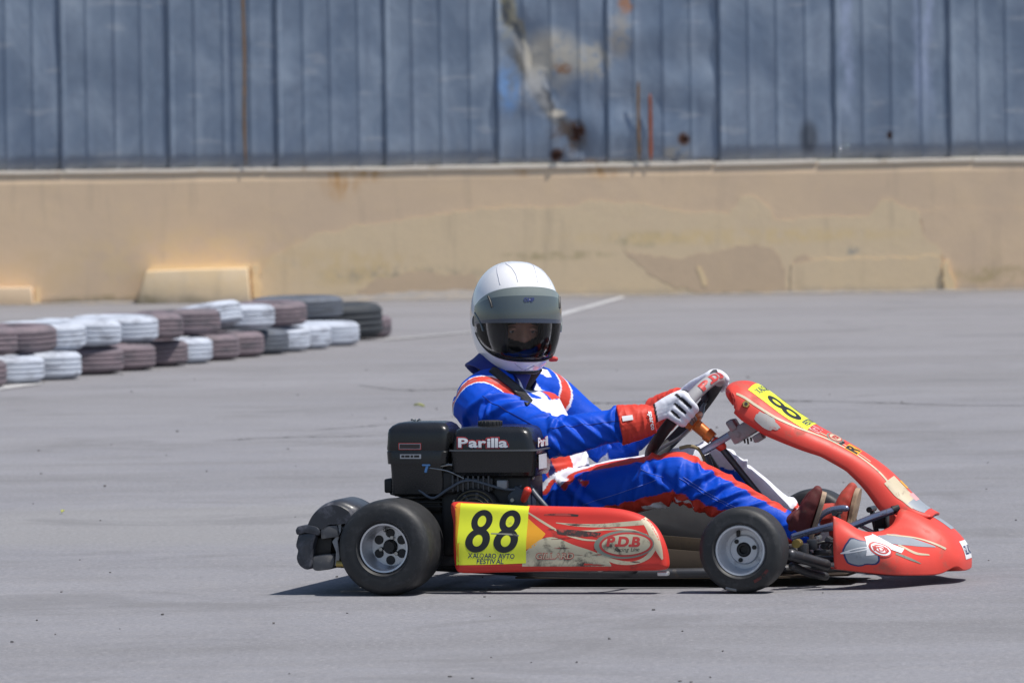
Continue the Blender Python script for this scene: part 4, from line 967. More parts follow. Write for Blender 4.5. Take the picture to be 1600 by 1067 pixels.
# choke lever, hose, red cap, silver fittings
mb = MB(); a, b = K(663, 727, -.49), K(665, 738, -.49); mb.box(((a.x+b.x)/2 + .004, -.485, (a.z+b.z)/2), (.008, .014, .024), .003, Matrix.Rotation(radians(18), 3, 'Y')); p = K(666, 726, -.49); mb.box((p.x, -.487, p.z), (.026, .016, .008), .003); mb.obj('choke_lever', MT['blue_lever'], block_)
mb = MB(); mb.tube(spline([K(815, 742, -.40), K(822, 752, -.42), K(836, 772, -.44), K(853, 792, -.45), K(862, 806, -.44)], 24), .0085, 12); mb.obj('hose', MT['hose'], block_)
mb = MB(); p = K(821, 774, -.50); mb.tube([p + Vector((-.008, .012, -.012)), p + Vector((.006, 0, .014))], [.010, .0125], 14, round_cap=True); mb.obj('oil_cap', MT['cap_red'], block_)
mb = MB()
for px, py, s in ((822, 745, .011), (828, 740, .008), (812, 752, .010), (818, 760, .007), (833, 747, .006)):
    p = K(px, py, -.42); mb.box((p.x, -.42, p.z), (s * 1.6, s * 2, s * 1.3), .002, Matrix.Rotation(px * .3, 3, 'Y'))
mb.obj('fuel_tap', MT['bolt'], block_)
# cables, linkages and small hardware between the filter box and the tank
def etube(name, pts, r_, mat): mb = MB(); mb.tube(spline([K(*p) for p in pts], 20), r_, 8, round_cap=True); return mb.obj(name, mat, block_)
etube('throttle_rod', [(672, 731, -.488), (700, 736, -.487), (724, 747, -.486)], .0022, MT['bolt'])
etube('throttle_spring', [(690, 728, -.484), (704, 726, -.483), (718, 731, -.482)], .0035, MT['bolt'])
etube('ignition_cable', [(655, 766, -.478), (676, 778, -.484), (700, 764, -.49), (722, 752, -.487), (744, 750, -.48)], .0040, MT['hose'])
etube('fuel_line', [(822, 750, -.44), (806, 764, -.47), (780, 762, -.482), (752, 754, -.482), (728, 748, -.48)], .0042, MT['hose'])
etube('exhaust_bracket', [(612, 770, -.46), (640, 776, -.46), (668, 775, -.455)], .006, MT['tubedark'])
kbox('governor_lever', 716, 738, 752, 743, -.482, -.474, MT['bolt'], block_, .001, seg=1)
kbox('cylinder_head', 704, 746, 770, 768, -.478, -.36, simple('grey_black_casting', (.03, .03, .032), .5, .2, var=.3, scale=30, dirt=(.10, .09, .08), dirt_at=(.54, .7), dscale=30), block_, .006)
for k in range(8): kbox('head_fin', 706 + 8 * k, 742, 708.5 + 8 * k, 768, -.484, -.38, MT['tubedark'], block_, .0006, seg=1)
kbox('starter_switch', 776, 750, 792, 764, -.484, -.46, MT['clamp'], block_, .003)
for rr in (.040, .052, .064):
    mb = MB(); mb.tube([(c.x + rr * cos(q), -.5025 + (.003 if rr > .06 else 0), c.z + rr * sin(q)) for q in np.linspace(radians(15), radians(165), 20)], .0022, 6); mb.obj('cover_ring', simple('dull_olive_grille', (.09, .08, .05), .6, .3, var=.2, scale=40), block_)
kbox('engine_mount', 680, 866, 830, 884, -.44, -.28, MT['tubedark'], kart, .006)

# ---- steering wheel, column, support
YS = 0.0
cw = K(1072, 650, YS); wu = (K(1127, 583, YS) - cw); wu.y = 0; wu.normalize()
wn = Vector((wu.z, 0, -wu.x))                              # forward along the column
wyv = Vector((0, 1, 0)); RS = .163
def rimp(a, r=RS): return cw + (wu * sin(a) + wyv * cos(a)) * r * (1 - .10 * max(0, sin(a)) ** 6)
pth = [rimp(2 * pi * k / 64) for k in range(64)]
v, f = [], []; NS = 14
for i in range(64):
    t = (pth[(i + 1) % 64] - pth[i - 1]).normalized(); e = (pth[i] - cw).normalized(); b = t.cross(e).normalized(); e = b.cross(t)
    for k in range(NS): q = 2*pi*k/NS; v.append(pth[i] + e * .0155 * cos(q) + b * .0155 * sin(q) * (1 + .25 * (sin(q) > 0)))
for i in range(64):
    for k in range(NS): f.append((i*NS+k, i*NS+(k+1) % NS, ((i+1) % 64)*NS+(k+1) % NS, ((i+1) % 64)*NS+k))
sw = mesh('steering_wheel', v, f, MT['rim_grip'], kart)
# grey top grip with lettering
v, f = [], []; AA = np.linspace(radians(58), radians(160), 24)
for a in AA:
    t = (rimp(a + .02) - rimp(a - .02)).normalized(); e = (rimp(a) - cw).normalized(); b = t.cross(e).normalized(); e = b.cross(t)
    for k in range(NS): q = 2*pi*k/NS; v.append(rimp(a) + e * .0172 * cos(q) + b * .0172 * sin(q) * (1 + .25 * (sin(q) > 0)))
for i in range(23):
    for k in range(NS): f.append((i*NS+k, i*NS+(k+1) % NS, (i+1)*NS+(k+1) % NS, (i+1)*NS+k))
f += [tuple(range(NS)), tuple(23*NS+k for k in range(NS))[::-1]]
mesh('top_grip', v, f, MT['grey_grip'], sw)
def grip_fn(a, b):                                          # a: angle along the rim, b: angle round the grip
    e = (rimp(a) - cw).normalized()
    return tuple(rimp(a) + (e * cos(b) + wn * sin(b)) * .0190)
vt, ft, _ = text_mesh('P.D.B', 0, .05)
decal('grip_lettering', boxmap(vt, radians(140), .75, (radians(-58), 0), (0, -1.5)), ft, grip_fn, MT['redprint'], sw)
mb = MB()
for a in (radians(-90), radians(15), radians(165)):
    d = (rimp(a) - cw).normalized(); P = spline([cw + wn * .035, cw + wn * .028 + d * .06, cw + wn * .006 + d * .12, rimp(a) - d * .008], 12); s = d.cross(wn)
    for w_ in (-.008, 0, .008): mb.tube([q + np.array(s * w_) for q in P], .0055, 8)
mb.obj('spokes', simple('grey_spoke', (.20, .20, .21), .4, .6, var=.2, scale=30), sw)
mb = MB(); h0 = cw + wn * .02; mb.tube([h0, h0 + wn * .02, h0 + wn * .022, h0 + wn * .06, h0 + wn * .062, h0 + wn * .085], [.028, .028, .019, .018, .0215, .020], 18)
mb.box(h0 + wn * .005 + wu * .015, (.016, .08, .04), .006, Matrix((wn, wyv, wu)).transposed()); mb.obj('hub', MT['orange'], sw)
mb = MB(); mb.tube([h0 + wn * .085, h0 + wn * .10], .011, 14); mb.obj('column_collar', MT['bolt'], sw)
mb = MB(); mb.tube([h0 + wn * .10, h0 + wn * .122], .0155, 16, round_cap=True); mb.obj('red_collar', MT['cap_red'], sw)
mb = MB(); mb.tube([h0 + wn * .11, Vector((XF + .07, 0, .10))], .010, 14); mb.obj('steering_column', MT['tubedark'], kart)
for s in (-1, 1):
    mb = MB(); mb.tube(spline([K(1106, 712, 0) + Vector((0, s * .01, 0)), K(1130, 755, 0) + Vector((0, s * .06, 0)), Vector((XF + .02, s * .17, .06))], 14), .0085, 10); mb.obj('column_stay', MT['tubedark'], kart)
mb = MB(); mb.tube(spline([K(1062, 700, -.02), K(1078, 697, -.02), K(1092, 702, -.01), K(1100, 716, 0), K(1103, 728, 0)], 20), .0055, 8); mb.obj('cable', simple('tan_cable', (.24, .19, .10), .6), kart)
# panel support arm and clamp
a, b = K(1098, 706, 0), K(1166, 664, 0); d = (b - a).normalized(); nn = Vector((-d.z, 0, d.x))
mb = MB(); mb.box((a + b) / 2, ((b - a).length, .035, .022), .004, Matrix((d, wyv, nn)).transposed()); mb.obj('panel_support_arm', MT['tube'], kart)
mb = MB(); q = K(1163, 673, -.02); mb.box(q, (.085, .06, .044), .004, Matrix((d, wyv, nn)).transposed()); q2 = K(1146, 664, -.02); mb.box(q2, (.025, .07, .036), .006, Matrix((d, wyv, nn)).transposed()); q3 = K(1186, 683, -.02); mb.box(q3, (.03, .05, .022), .003, Matrix((d, wyv, nn)).transposed())
mb.obj('panel_clamp', MT['clamp'], kart)
for k in range(6): pass
mb = MB()
for k in range(5): p = K(1163 + 5 * k, 686 - 1.5 * k, -.03); mb.tube([p, p + Vector((.002, 0, -.012 - .006 * (k % 2)))], .003, 7)
mb.obj('cable_ends', MT['trim'], kart)

def outward(o, c):
    a = b = 0
    for p in o.data.polygons:
        if p.normal.dot(p.center - c) > 0: a += p.area
        else: b += p.area
    if b > a: o.data.flip_normals()
# ---- front panel (number panel that sweeps down to the nose)
cre = [(1147, 633), (1139, 620), (1137, 608), (1144, 598), (1158, 594.5), (1176, 597), (1200, 611), (1235, 637), (1270, 661), (1310, 683), (1350, 706), (1388, 733), (1418, 763), (1442, 787), (1464, 801)]
CN = 90
CR = spline([K(a, b, 0) for a, b in cre], CN); ctl = np.linspace(0, 1, len(cre))
dl = np.r_[0, np.cumsum(np.linalg.norm(np.diff(CR, axis=0), axis=1))]; dl /= dl[-1]
ck = []
for a, b in cre: p = np.array(K(a, b, 0)); ck.append(dl[int(np.argmin(((CR - p) ** 2).sum(1)))])
NW = [.050, .085, .105, .118, .124, .128, .130, .128, .118, .100, .088, .086, .088, .080, .070]
ND = [.012, .030, .048, .062, .078, .092, .100, .094, .078, .064, .066, .082, .094, .048, .012]
def nas(s, th, lift=0.0):                                   # s 0..1 down the panel, th -pi/2..pi/2 across it
    s = min(1, max(0, s)); x, z = np.interp(s, dl, CR[:, 0]), np.interp(s, dl, CR[:, 2])
    e = .012; s0, s1 = max(0, s - e), min(1, s + e)
    tx, tz = np.interp(s1, dl, CR[:, 0]) - np.interp(s0, dl, CR[:, 0]), np.interp(s1, dl, CR[:, 2]) - np.interp(s0, dl, CR[:, 2]); L = sqrt(tx*tx + tz*tz); tx, tz = tx / L, tz / L
    nx, nz = -tz, tx
    w_, d_ = np.interp(s, ck, NW), np.interp(s, ck, ND)
    sn, cs = sin(th), cos(th); y = w_ * math.copysign(abs(sn) ** .85, sn); off = -d_ * (1 - max(0, cs) ** .75)
    gl = sqrt((cs / max(w_, .01)) ** 2 + (sn / max(d_, .01)) ** 2 + 1e-9)
    # approximate outward normal of the section ellipse
    ny = sn / max(w_, .01); no = cs / max(d_, .01); q = sqrt(ny*ny + no*no) + 1e-9; ny, no = ny / q, no / q
    return Vector((x + nx * (off + lift * no), y + lift * ny, z + nz * (off + lift * no)))
v, f = [], []; A, B = 80, 30
for i in range(A + 1):
    for j in range(B + 1): v.append(nas(i / A, -pi / 2 + pi * j / B))
for i in range(A):
    for j in range(B): a = i*(B+1)+j; f.append((a, a+1, a+B+2, a+B+1))
npan = mesh('front_panel', v, f, MT['redfade'], kart, angle=None); m = npan.modifiers.new('shell', 'SOLIDIFY'); m.thickness = .006; m.offset = -1
npan.data.flip_normals() if npan.data.polygons[40 * B + 15].normal.z < 0 else None
def S_of(px, py): p = np.array(K(px, py, 0)); return float(dl[int(np.argmin(((CR - p) ** 2).sum(1)))])
def nas_fn(lift): return lambda s, th: tuple(nas(s, th, lift * .5 + .0003))
sa, sb = S_of(1180, 599), S_of(1276, 664)
v, f = strip2([(sa, -.70), (sa, .70)], [(sb, -.78), (sb, .78)], 22, 24); decal('number_sticker', v, f, nas_fn(.0015), MT['yellow'], npan)
def nas_eight(cth, s0, s1, wth):
    fn = lambda a, b: nas_fn(.0026)(b, a); return fn
for cth in (-.36, .36):
    def fn(a, b, c=cth): return tuple(nas(b, a, .0016))
    vv = []
    o = eight('number_digit', cth, sa + (sb - sa) * .55, .50, (sb - sa) * .56, 0, lambda a, b: fn(a, b), MT['ink'], npan)
vt, ft, _ = text_mesh('XALQARO', 0, .02); decal('sticker_lettering', boxmap(vt, -.55, sa + (sb - sa) * .20, (1.1, 0), (0, -(sb - sa) * .13)), ft, lambda a, b: tuple(nas(b, a, .0016)), MT['navy'], npan)
vt, ft, _ = text_mesh('FESTIVAL', 0, .02); decal('sticker_lettering', boxmap(vt, -.5, sa + (sb - sa) * .97, (1.0, 0), (0, -(sb - sa) * .10)), ft, lambda a, b: tuple(nas(b, a, .0016)), MT['navy'], npan)
def nstrip(name, s0, s1, t0, t1, mat, lift, n=14, m=8): v, f = strip2([(s0, t0), (s0, t1)], [(s1, t0), (s1, t1)], n, m); return decal(name, v, f, nas_fn(lift), mat, npan)
def nline(name, pts, wd, mat, lift): v, f = strip2([(a, b - wd) for a, b in pts], [(a, b + wd) for a, b in pts], 40, 1); return decal(name, v, f, nas_fn(lift), mat, npan)
nline('white_line', [(.14, -1.08), (.2, -1.05), (.30, -1.02), (.40, -.9), (.5, -.72), (.62, -.66), (.74, -.70), (.86, -.85), (.93, -1.0)], .045, MT['beigeclean'], .0014)
nline('white_line', [(.42, -.55), (.5, -.50), (.6, -.48), (.7, -.52)], .03, MT['beigeclean'], .0014)
nstrip('small_sticker', S_of(1272, 662), S_of(1288, 671), -.62, -.15, MT['pinkprint'], .0016)
v, f, _ = text_mesh('GU', 0, .04); sA = S_of(1286, 670); sB = S_of(1274, 664); decal('sticker_lettering', boxmap(v, -.58, sA, (.4, 0), (0, sB - sA)), f, lambda a, b: tuple(nas(b, a, .0016)), MT['redprint'], npan)
sc_ = S_of(1306, 681)
for rr, mt_, lf in ((1.0, MT['greygreen'], .0016), (.82, MT['redprint'], .0022), (.68, MT['beigeclean'], .0028)):
    v, f = ell2(sc_, -.25, .032 * rr, .42 * rr, 0, 30); decal('oval_badge', v, f, nas_fn(lf), mt_, npan)
v, f, _ = text_mesh('PDB', 0, .04); decal('badge_lettering', boxmap(v, -.45, sc_ + .012, (.4, 0), (0, -.022)), f, lambda a, b: tuple(nas(b, a, .0022)), MT['redprint'], npan)
sd0, sd1 = S_of(1326, 692), S_of(1348, 705)
nstrip('amber_sticker', sd0, sd1, -.72, -.1, MT['amber'], .0016)
v, f, _ = text_mesh('R', 0, .07); decal('sticker_lettering', boxmap(v, -.66, sd1 - .004, (.5, 0), (0, sd0 - sd1 + .006)), f, lambda a, b: tuple(nas(b, a, .0016)), MT['ink'], npan)
nstrip('black_tick', S_of(1319, 688), S_of(1323, 690), -.6, -.2, MT['ink'], .0016, 4, 4)
nstrip('beige_band', S_of(1398, 742), S_of(1432, 778), -.95, -.15, MT['beigeclean'], .0016)
nstrip('grey_band', S_of(1432, 778), S_of(1452, 793), -1.0, 1.0, MT['greyprint'], .0016)
nstrip('small_sticker', S_of(1424, 770), S_of(1434, 780), -.35, .2, MT['pinkprint'], .0022)
nstrip('amber_sticker', S_of(1408, 753), S_of(1416, 762), -.1, .3, MT['amber'], .0020)
# scratched grey patch and bolt on the near cheek
sp = S_of(1226, 630)
v, f = [], []
for rr in (.02, .55, 1):
    for k in range(28):
        a = 2*pi*k/28; q = rr * (1 + .35 * noise.noise(Vector((cos(a) * 2.2, sin(a) * 2.2, 3)))); v.append((sp + .048 * q * cos(a), -1.27 + .20 * q * sin(a)))
for j in range(2):
    for k in range(28): k2 = (k+1) % 28; f.append((j*28+k, j*28+k2, (j+1)*28+k2, (j+1)*28+k))
decal('scraped_patch', v, f, nas_fn(.0015), simple('scraped_grey_plastic', (.40, .38, .37), .6, var=.2, dirt=(.55, .1, .08), dirt_at=(.6, .7), dscale=40), npan)
b0 = nas(S_of(1192, 606), -1.22, 0); b1 = nas(S_of(1192, 606), -1.22, .008)
mb = MB(); mb.tube([b0, b1], [.012, .011], 6); mb.obj('bolt', MT['brass'], npan)
mb = MB(); mb.tube([b0, b1 + (b1 - b0) * .2], [.006, .005], 10); mb.obj('bolt_core', MT['trim'], npan)

# ---- nose cone
NY = [-.40, -.365, -.31, -.22, -.135, -.09, 0]
Upx = [(1303, 806), (1321, 814), (1345, 828), (1371, 830), (1394, 819), (1406, 796), (1425, 788)]
Mpx = [(1302, 850), (1344, 851), (1384, 857), (1418, 856), (1450, 848), (1479, 839), (1496, 834)]
Lpx = [(1304, 887), (1350, 892), (1394, 896), (1430, 897), (1464, 896), (1497, 892), (1514, 888)]
Mdy = [.02, .035, .05, .04, .02, 0.01, 0]; Ldy = [0, .02, .04, .04, .03, .02, 0]
def half(px, dy): return [Vector(K(a, b, y - d)) for (a, b), y, d in zip(px, NY, dy)]
def full(h): return h + [Vector((p.x, -p.y, p.z)) for p in h[-2::-1]]
NU, NM, NL = (spline(full(half(q, d)), 97) for q, d in ((Upx, [0]*7), (Mpx, Mdy), (Lpx, Ldy)))
def nose(u, v, lift=0.0):                                   # u 0..1 from near end to far end, v 0 top .. 1 bottom
    def pt(u, v):
        i = u * 96; i0 = min(95, max(0, int(i))); q = i - i0
        U, M, L = (a[i0] * (1 - q) + a[i0 + 1] * q for a in (NU, NM, NL)); C_ = 2 * M - (U + L) / 2
        return U * (1-v)**2 + C_ * 2 * v * (1-v) + L * v * v
    p = pt(u, v)
    if lift:
        e = .01; a = pt(min(1, u + e), v) - pt(max(0, u - e), v); b = pt(u, min(1, v + e)) - pt(u, max(0, v - e)); nn = np.cross(b, a); nn /= np.linalg.norm(nn) + 1e-12
        if nn[2] < 0 and abs(nn[2]) > .2: nn = -nn
        c0 = np.array([XF + .1, 0, .05])
        if np.dot(nn, p - c0) < 0: nn = -nn
        p = p + nn * lift
    return Vector(p)
v, f = [], []; A, B = 96, 22
dent = nose(.45, .97)
for i in range(A + 1):
    for j in range(B + 1):
        p = nose(i / A, j / B)
        dd = (p - nose(.40, 1)).length; p.z += .016 * exp(-(dd / .035) ** 2)       # broken lip at the front
        v.append(p)
for i in range(A):
    for j in range(B): a = i*(B+1)+j; f.append((a, a+1, a+B+2, a+B+1))
# turned-under bottom lip
o0 = len(v)
for i in range(A + 1): p = v[i*(B+1)+B]; c0 = Vector((XF + .12, 0, .03)); q = p + (c0 - p) * .22; v.append((q.x, q.y, p.z - .003))
for i in range(A): f.append((i*(B+1)+B, (i+1)*(B+1)+B, o0+i+1, o0+i))
nc = mesh('nose_cone', v, f, MT['redfade'], kart, angle=50); m = nc.modifiers.new('shell', 'SOLIDIFY'); m.thickness = .005; m.offset = -1; outward(nc, Vector((XF + .15, 0, .04)))
def UV(px, py):                                             # photo pixel -> (u, v) on the near half of the nose
    best = None
    for i in range(90):
        for j in range(46):
            p = nose(.55 * i / 89, j / 45); q = M_KART @ p; d = q - cam_o; z = d.dot(fw); x = 800 + FPX * d.dot(rt) / z; y = 533.5 - FPX * d.dot(up) / z; e = (x - px) ** 2 + (y - py) ** 2
            if best is None or e < best[0]: best = (e, .55 * i / 89, j / 45)
    return best[1], best[2]
def nose_fn(lift): return lambda a, b: tuple(nose(a, b, lift * .42 + .0004))
def pxstrip(name, top, bot, mat, lift, n=24, m=4): v, f = strip2([UV(*q) for q in top], [UV(*q) for q in bot], n, m); return decal(name, v, f, nose_fn(lift), mat, nc)
pxstrip('grey_flame', [(1372, 836), (1392, 835), (1415, 838), (1440, 846), (1462, 853)], [(1374, 842), (1396, 849), (1418, 852), (1440, 853), (1462, 854)], MT['greyprint'], .0014)
pxstrip('beige_line', [(1385, 834), (1420, 838), (1450, 845), (1478, 857)], [(1385, 835.5), (1420, 840), (1450, 848), (1478, 859)], MT['beigeclean'], .0020, 24, 1)
pxstrip('beige_line', [(1402, 850), (1430, 862), (1452, 866)], [(1402, 852), (1430, 865), (1452, 867)], MT['beigeclean'], .0014, 16, 1)
pxstrip('beige_line', [(1400, 862), (1420, 870), (1440, 879)], [(1398, 866), (1418, 874), (1436, 881)], MT['greygreen'], .0014, 16, 1)
u0, v0 = UV(1344, 862); 
for rr, mt_, lf in ((1, MT['navy'], .0014), (.9, MT['greyprint'], .0022)):
    v, f = [], []
    for q in (.02, .5, 1):
        for k in range(36): a = 2*pi*k/36; w_ = q * rr * (1 + .30 * noise.noise(Vector((cos(a) * 1.7, sin(a) * 1.7, 8)))); v.append((u0 + .056 * w_ * cos(a), v0 + .26 * w_ * sin(a)))
    for j in range(2):
        for k in range(36): k2 = (k+1) % 36; f.append((j*36+k, j*36+k2, (j+1)*36+k2, (j+1)*36+k))
    decal('nose_sticker', v, f, nose_fn(lf), mt_, nc)
v, f = ell2(*UV(1342, 858), .018, .10, .5, 24, .5); decal('nose_sticker_print', v, f, nose_fn(.0030), MT['white'], nc)
pxstrip('white_sticker', [(1350, 838), (1362, 836), (1374, 842)], [(1352, 868), (1366, 866), (1376, 858)], MT['white'], .0028, 10, 6)
pxstrip('white_flash', [(1362, 834), (1390, 848), (1412, 858)], [(1356, 842), (1386, 856), (1408, 865)], MT['white'], .0034, 14, 2)
q = UV(1377, 858); 
for rr, mt_, lf in ((1, MT['redprint'], .0040), (.82, MT['white'], .0048), (.62, MT['redprint'], .0055), (.45, MT['white'], .0062)): v, f = ell2(*q, .036 * rr, .16 * rr, 0, 28); decal('oval_badge', v, f, nose_fn(lf), mt_, nc)
v, f, _ = text_mesh('PDB', 0, .04); decal('badge_lettering', boxmap(v, q[0] - .024, q[1] + .05, (.048, 0), (0, -.10)), f, nose_fn(.0070), MT['redprint'], nc)
v, f = strip2([(.46, .60), (.55, .60)], [(.46, .86), (.55, .86)], 10, 6); decal('front_sticker', v, f, nose_fn(.0014), MT['white'], nc)
v, f, _ = text_mesh('GILLARD', 0, .02); decal('sticker_lettering', boxmap(v, .466, .80, (.078, 0), (0, -.13)), f, nose_fn(.0024), MT['navy'], nc)
v, f = strip2([(.47, .14), (.60, .14)], [(.48, .42), (.58, .42)], 10, 6); decal('grey_flame', v, f, nose_fn(.0014), MT['greyprint'], nc)
# ---- front tubes, pedals
def ktube(name, pts, r, mat, n=20, parent=kart): mb = MB(); mb.tube(spline([K(*p) for p in pts], n), r, 12, round_cap=True); return mb.obj(name, mat, parent)
ktube('bumper_tube', [(1240, 838, -.24), (1270, 829, -.25), (1303, 820, -.26)], .010, MT['tube'])
ktube('pedal_hoop', [(1301, 824, -.16), (1285, 826, -.16), (1277, 819, -.16), (1281, 807, -.16), (1294, 798, -.16), (1312, 794, -.16), (1322, 794, -.16)], .0095, MT['tube'], 30)
ktube('bumper_tube', [(1322, 826, -.12), (1360, 810, -.1), (1396, 797, -.08), (1412, 790, -.06)], .0115, MT['tube'])
mb = MB(); mb.tube([K(1394, 797, -.08), K(1404, 793, -.07)], .014, 12); mb.obj('tube_clamp', MT['trim'], kart)
ktube('steering_arm', [(1236, 866, -.40), (1262, 874, -.34), (1290, 882, -.28)], .017, MT['tubedark'])
ktube('steering_arm', [(1238, 884, -.36), (1262, 894, -.3), (1290, 900, -.25)], .012, MT['tubedark'])
ktube('brake_line', [(1240, 845, -.3), (1262, 852, -.28), (1290, 846, -.26), (1310, 850, -.2)], .005, MT['trim'])
ktube('tie_rod', [(1340, 819, .05), (1356, 827, .06), (1370, 834, .06)], .006, MT['alu'])
ktube('panel_cable', [(1389, 780, -.08), (1386, 790, -.08), (1384, 798, -.08)], .0018, MT['trim'])
mb = MB(); p = K(1245, 849, -.38); mb.tube([p + Vector((0, .03, 0)), p + Vector((0, -.012, 0))], .013, 12); mb.obj('king_pin', MT['brass'], kart)
mb = MB()
for px, py, y, s in ((1270, 850, -.27, (.03, .04, .03)), (1285, 862, -.24, (.05, .03, .014)), (1268, 866, -.25, (.04, .05, .012)), (1292, 848, -.2, (.02, .04, .04)), (1255, 862, -.32, (.03, .03, .05))):
    p = K(px, py, y); mb.box(p, s, .004, Matrix.Rotation(.3 * (px % 5), 3, 'Y'))
mb.obj('front_brackets', MT['tubedark'], kart)
for s, px, py in ((-1, 1308, 800), (1, 1362, 795)):
    mb = MB(); p = K(px, py, s * .13); b = Vector((p.x + .03, s * .13, .06)); mb.tube([b, p], .008, 10); mb.tube([p + Vector((0, -.045, 0)), p + Vector((0, .045, 0))], .009, 10); mb.obj('pedal', MT['tubedark'], kart)
mb = MB(); p = K(1378, 812, .1); mb.box((p.x, .1, p.z), (.035, .07, .05), .006); mb.obj('brake_cylinder', MT['blackmatt'], kart)
# ------------------------------------------------------------------ driver
PB = Vector((XR + .30, 0, .06))
person = tag(empty('person', M_KART @ PB, -YAW), 'person in blue, white and red racing suit and white helmet driving the red kart', 'person')
def pchild(o): o.parent = person; o.location = -PB; return o
def remesh(mb, name, voxel, smooth_it, mats, disp=None, paint_fn=None, parent=None, fine=0):
    o = mb.obj('tmp', mats, None, angle=None)
    m = o.modifiers.new('r', 'REMESH'); m.mode = 'VOXEL'; m.voxel_size = voxel; m.adaptivity = 0
    m2 = o.modifiers.new('s', 'SMOOTH'); m2.iterations = smooth_it; m2.factor = .5
    dg = bpy.context.evaluated_depsgraph_get(); dg.update()
    me = bpy.data.meshes.new_from_object(o.evaluated_get(dg)); me.name = name
    bpy.data.objects.remove(o)
    n = len(me.vertices); co = np.empty(n * 3); me.vertices.foreach_get('co', co); co = co.reshape(-1, 3)
    no = np.empty(n * 3); me.vertices.foreach_get('normal', no); no = no.reshape(-1, 3)
    if disp is not None: me.vertices.foreach_set('co', (co + no * disp(co, no)[:, None]).ravel())
    if paint_fn is not None:
        at = me.attributes.new('cloth', 'FLOAT_COLOR', 'POINT'); c = paint_fn(co, no); at.data.foreach_set('color', np.c_[c, np.ones(n)].astype(np.float32).ravel())
    me.update()
    if not me.materials:
        for m in (mats if isinstance(mats, (list, tuple)) else [mats]): me.materials.append(m)
    ob = bpy.data.objects.new(name, me); COL.objects.link(ob)
    me.polygons.foreach_set('use_smooth', [True] * len(me.polygons))
    if fine: sm = ob.modifiers.new('relax', 'SMOOTH'); sm.iterations = fine; sm.factor = .5
    if parent is not None: ob.parent = parent
    return ob
def vn(P, seed=0.0): return np.array([noise.noise(Vector((p[0], p[1], p[2] + seed))) for p in P])

J = dict(pel=K(862, 806, 0), bel=K(848, 752, 0), mid=K(826, 700, 0), che=K(795, 650, 0), sho=K(785, 612, 0), nek=K(790, 585, 0),
         shR=K(755, 636, -.175), elR=K(858, 684, -.285), wrR=K(992, 660, -.215), shL=K(852, 618, .175), elL=K(958, 696, .26), wrL=K(1056, 632, .165),
         hiR=K(868, 790, -.10), knR=K(1060, 743, -.165), anR=K(1246, 832, -.15), hiL=K(868, 790, .10), knL=K(1110, 729, .15), anL=K(1248, 816, .16))
HC = K(804.5, 498, -.01)
hw = Vector((.29, -.957, 0)); hf = Vector((hw.dot(KF), hw.dot(KL), -.04)).normalized(); hl = Vector((0, 0, 1)).cross(hf).normalized(); hu = hf.cross(hl)
hroll = Matrix.Rotation(radians(-1.5), 3, hf); hl = hroll @ hl; hu = hroll @ hu
def H(x, y, z): return HC + hf * x + hl * y + hu * z
mb = MB()
# torso as a stack of rounded sections
TS = [('pel', .115, .165), ('bel', .150, .185), ('mid', .150, .188), ('che', .158, .186), ('sho', .112, .160), ('nek', .066, .075)]
sec = spline([(*J[k], a, b) for k, a, b in TS], 18); m_ = 28; v, f = [], []
for i, (x, y, z, a, b) in enumerate(sec):
    t = Vector(sec[min(17, i+1)][:3]) - Vector(sec[max(0, i-1)][:3]); t.normalize(); fr = Vector((t.z, 0, -t.x))
    for k in range(m_): q = 2*pi*k/m_; v.append(Vector((x, y, z)) + fr * a * cos(q) + Vector((0, 1, 0)) * b * sin(q))
for i in range(17):
    for k in range(m_): f.append((i*m_+k, i*m_+(k+1) % m_, (i+1)*m_+(k+1) % m_, (i+1)*m_+k))
f += [tuple(range(m_))[::-1], tuple(17*m_+k for k in range(m_))]; mb.add(v, f)
ARM = .066
for s in 'RL':
    sh, el, wr_ = J['sh'+s], J['el'+s], J['wr'+s]; yk = J['sho'] + Vector((0, (-.07 if s == 'R' else .07), 0))
    mb.tube(spline([yk, sh + (sh - el) * .05, sh.lerp(el, .5) + Vector((0, 0, -.002)), el], 14), [.085, .082, .076, .072, .068, .066], 18, round_cap=True)
    mb.tube(spline([sh.lerp(el, .7), el, el.lerp(wr_, .5), wr_], 14), [.064, .064, .062, .058, .053, .048, .045], 18, round_cap=True)
    hi, kn, an = J['hi'+s], J['kn'+s], J['an'+s]
    mb.tube(spline([hi, hi.lerp(kn, .5) + Vector((0, 0, .004)), kn], 14), [.100, .094, .086, .080, .074], 20, round_cap=True)
    mb.tube(spline([hi.lerp(kn, .85), kn + Vector((.005, 0, -.004)), kn.lerp(an, .45), an], 16), [.068, .072, .070, .062, .052, .046], 20, round_cap=True)
# neck and head
mb.tube([J['nek'], H(-.02, 0, -.10)], [.062, .060], 18, round_cap=True)
def head_r(d):
    x, y, z = d; r = 1 / sqrt((x / .098) ** 2 + (y / .076) ** 2 + (z / .125) ** 2)
    g = lambda cy, cz, sy, sz, a: a * exp(-((y - cy) / sy) ** 2 - ((z - cz) / sz) ** 2)
    if x > 0:
        r += g(0, -.33, .12, .22, .020) + g(0, -.44, .17, .10, .008) - g(.36, -.14, .19, .10, .008) - g(-.36, -.14, .19, .10, .008) + g(.34, .02, .26, .08, .005) + g(-.34, .02, .26, .08, .005) + g(0, -.70, .26, .07, .006) + g(.5, -.40, .2, .18, .004) + g(-.5, -.40, .2, .18, .004)
    return r
v, f = [], []
for i in range(49):
    el = -pi/2 + pi * i / 48
    for k in range(64):
        az = 2*pi*k/64; d = (cos(el)*cos(az), cos(el)*sin(az), sin(el)); r_ = head_r(d); v.append(H(d[0]*r_ - .005, d[1]*r_, d[2]*r_ - .012))
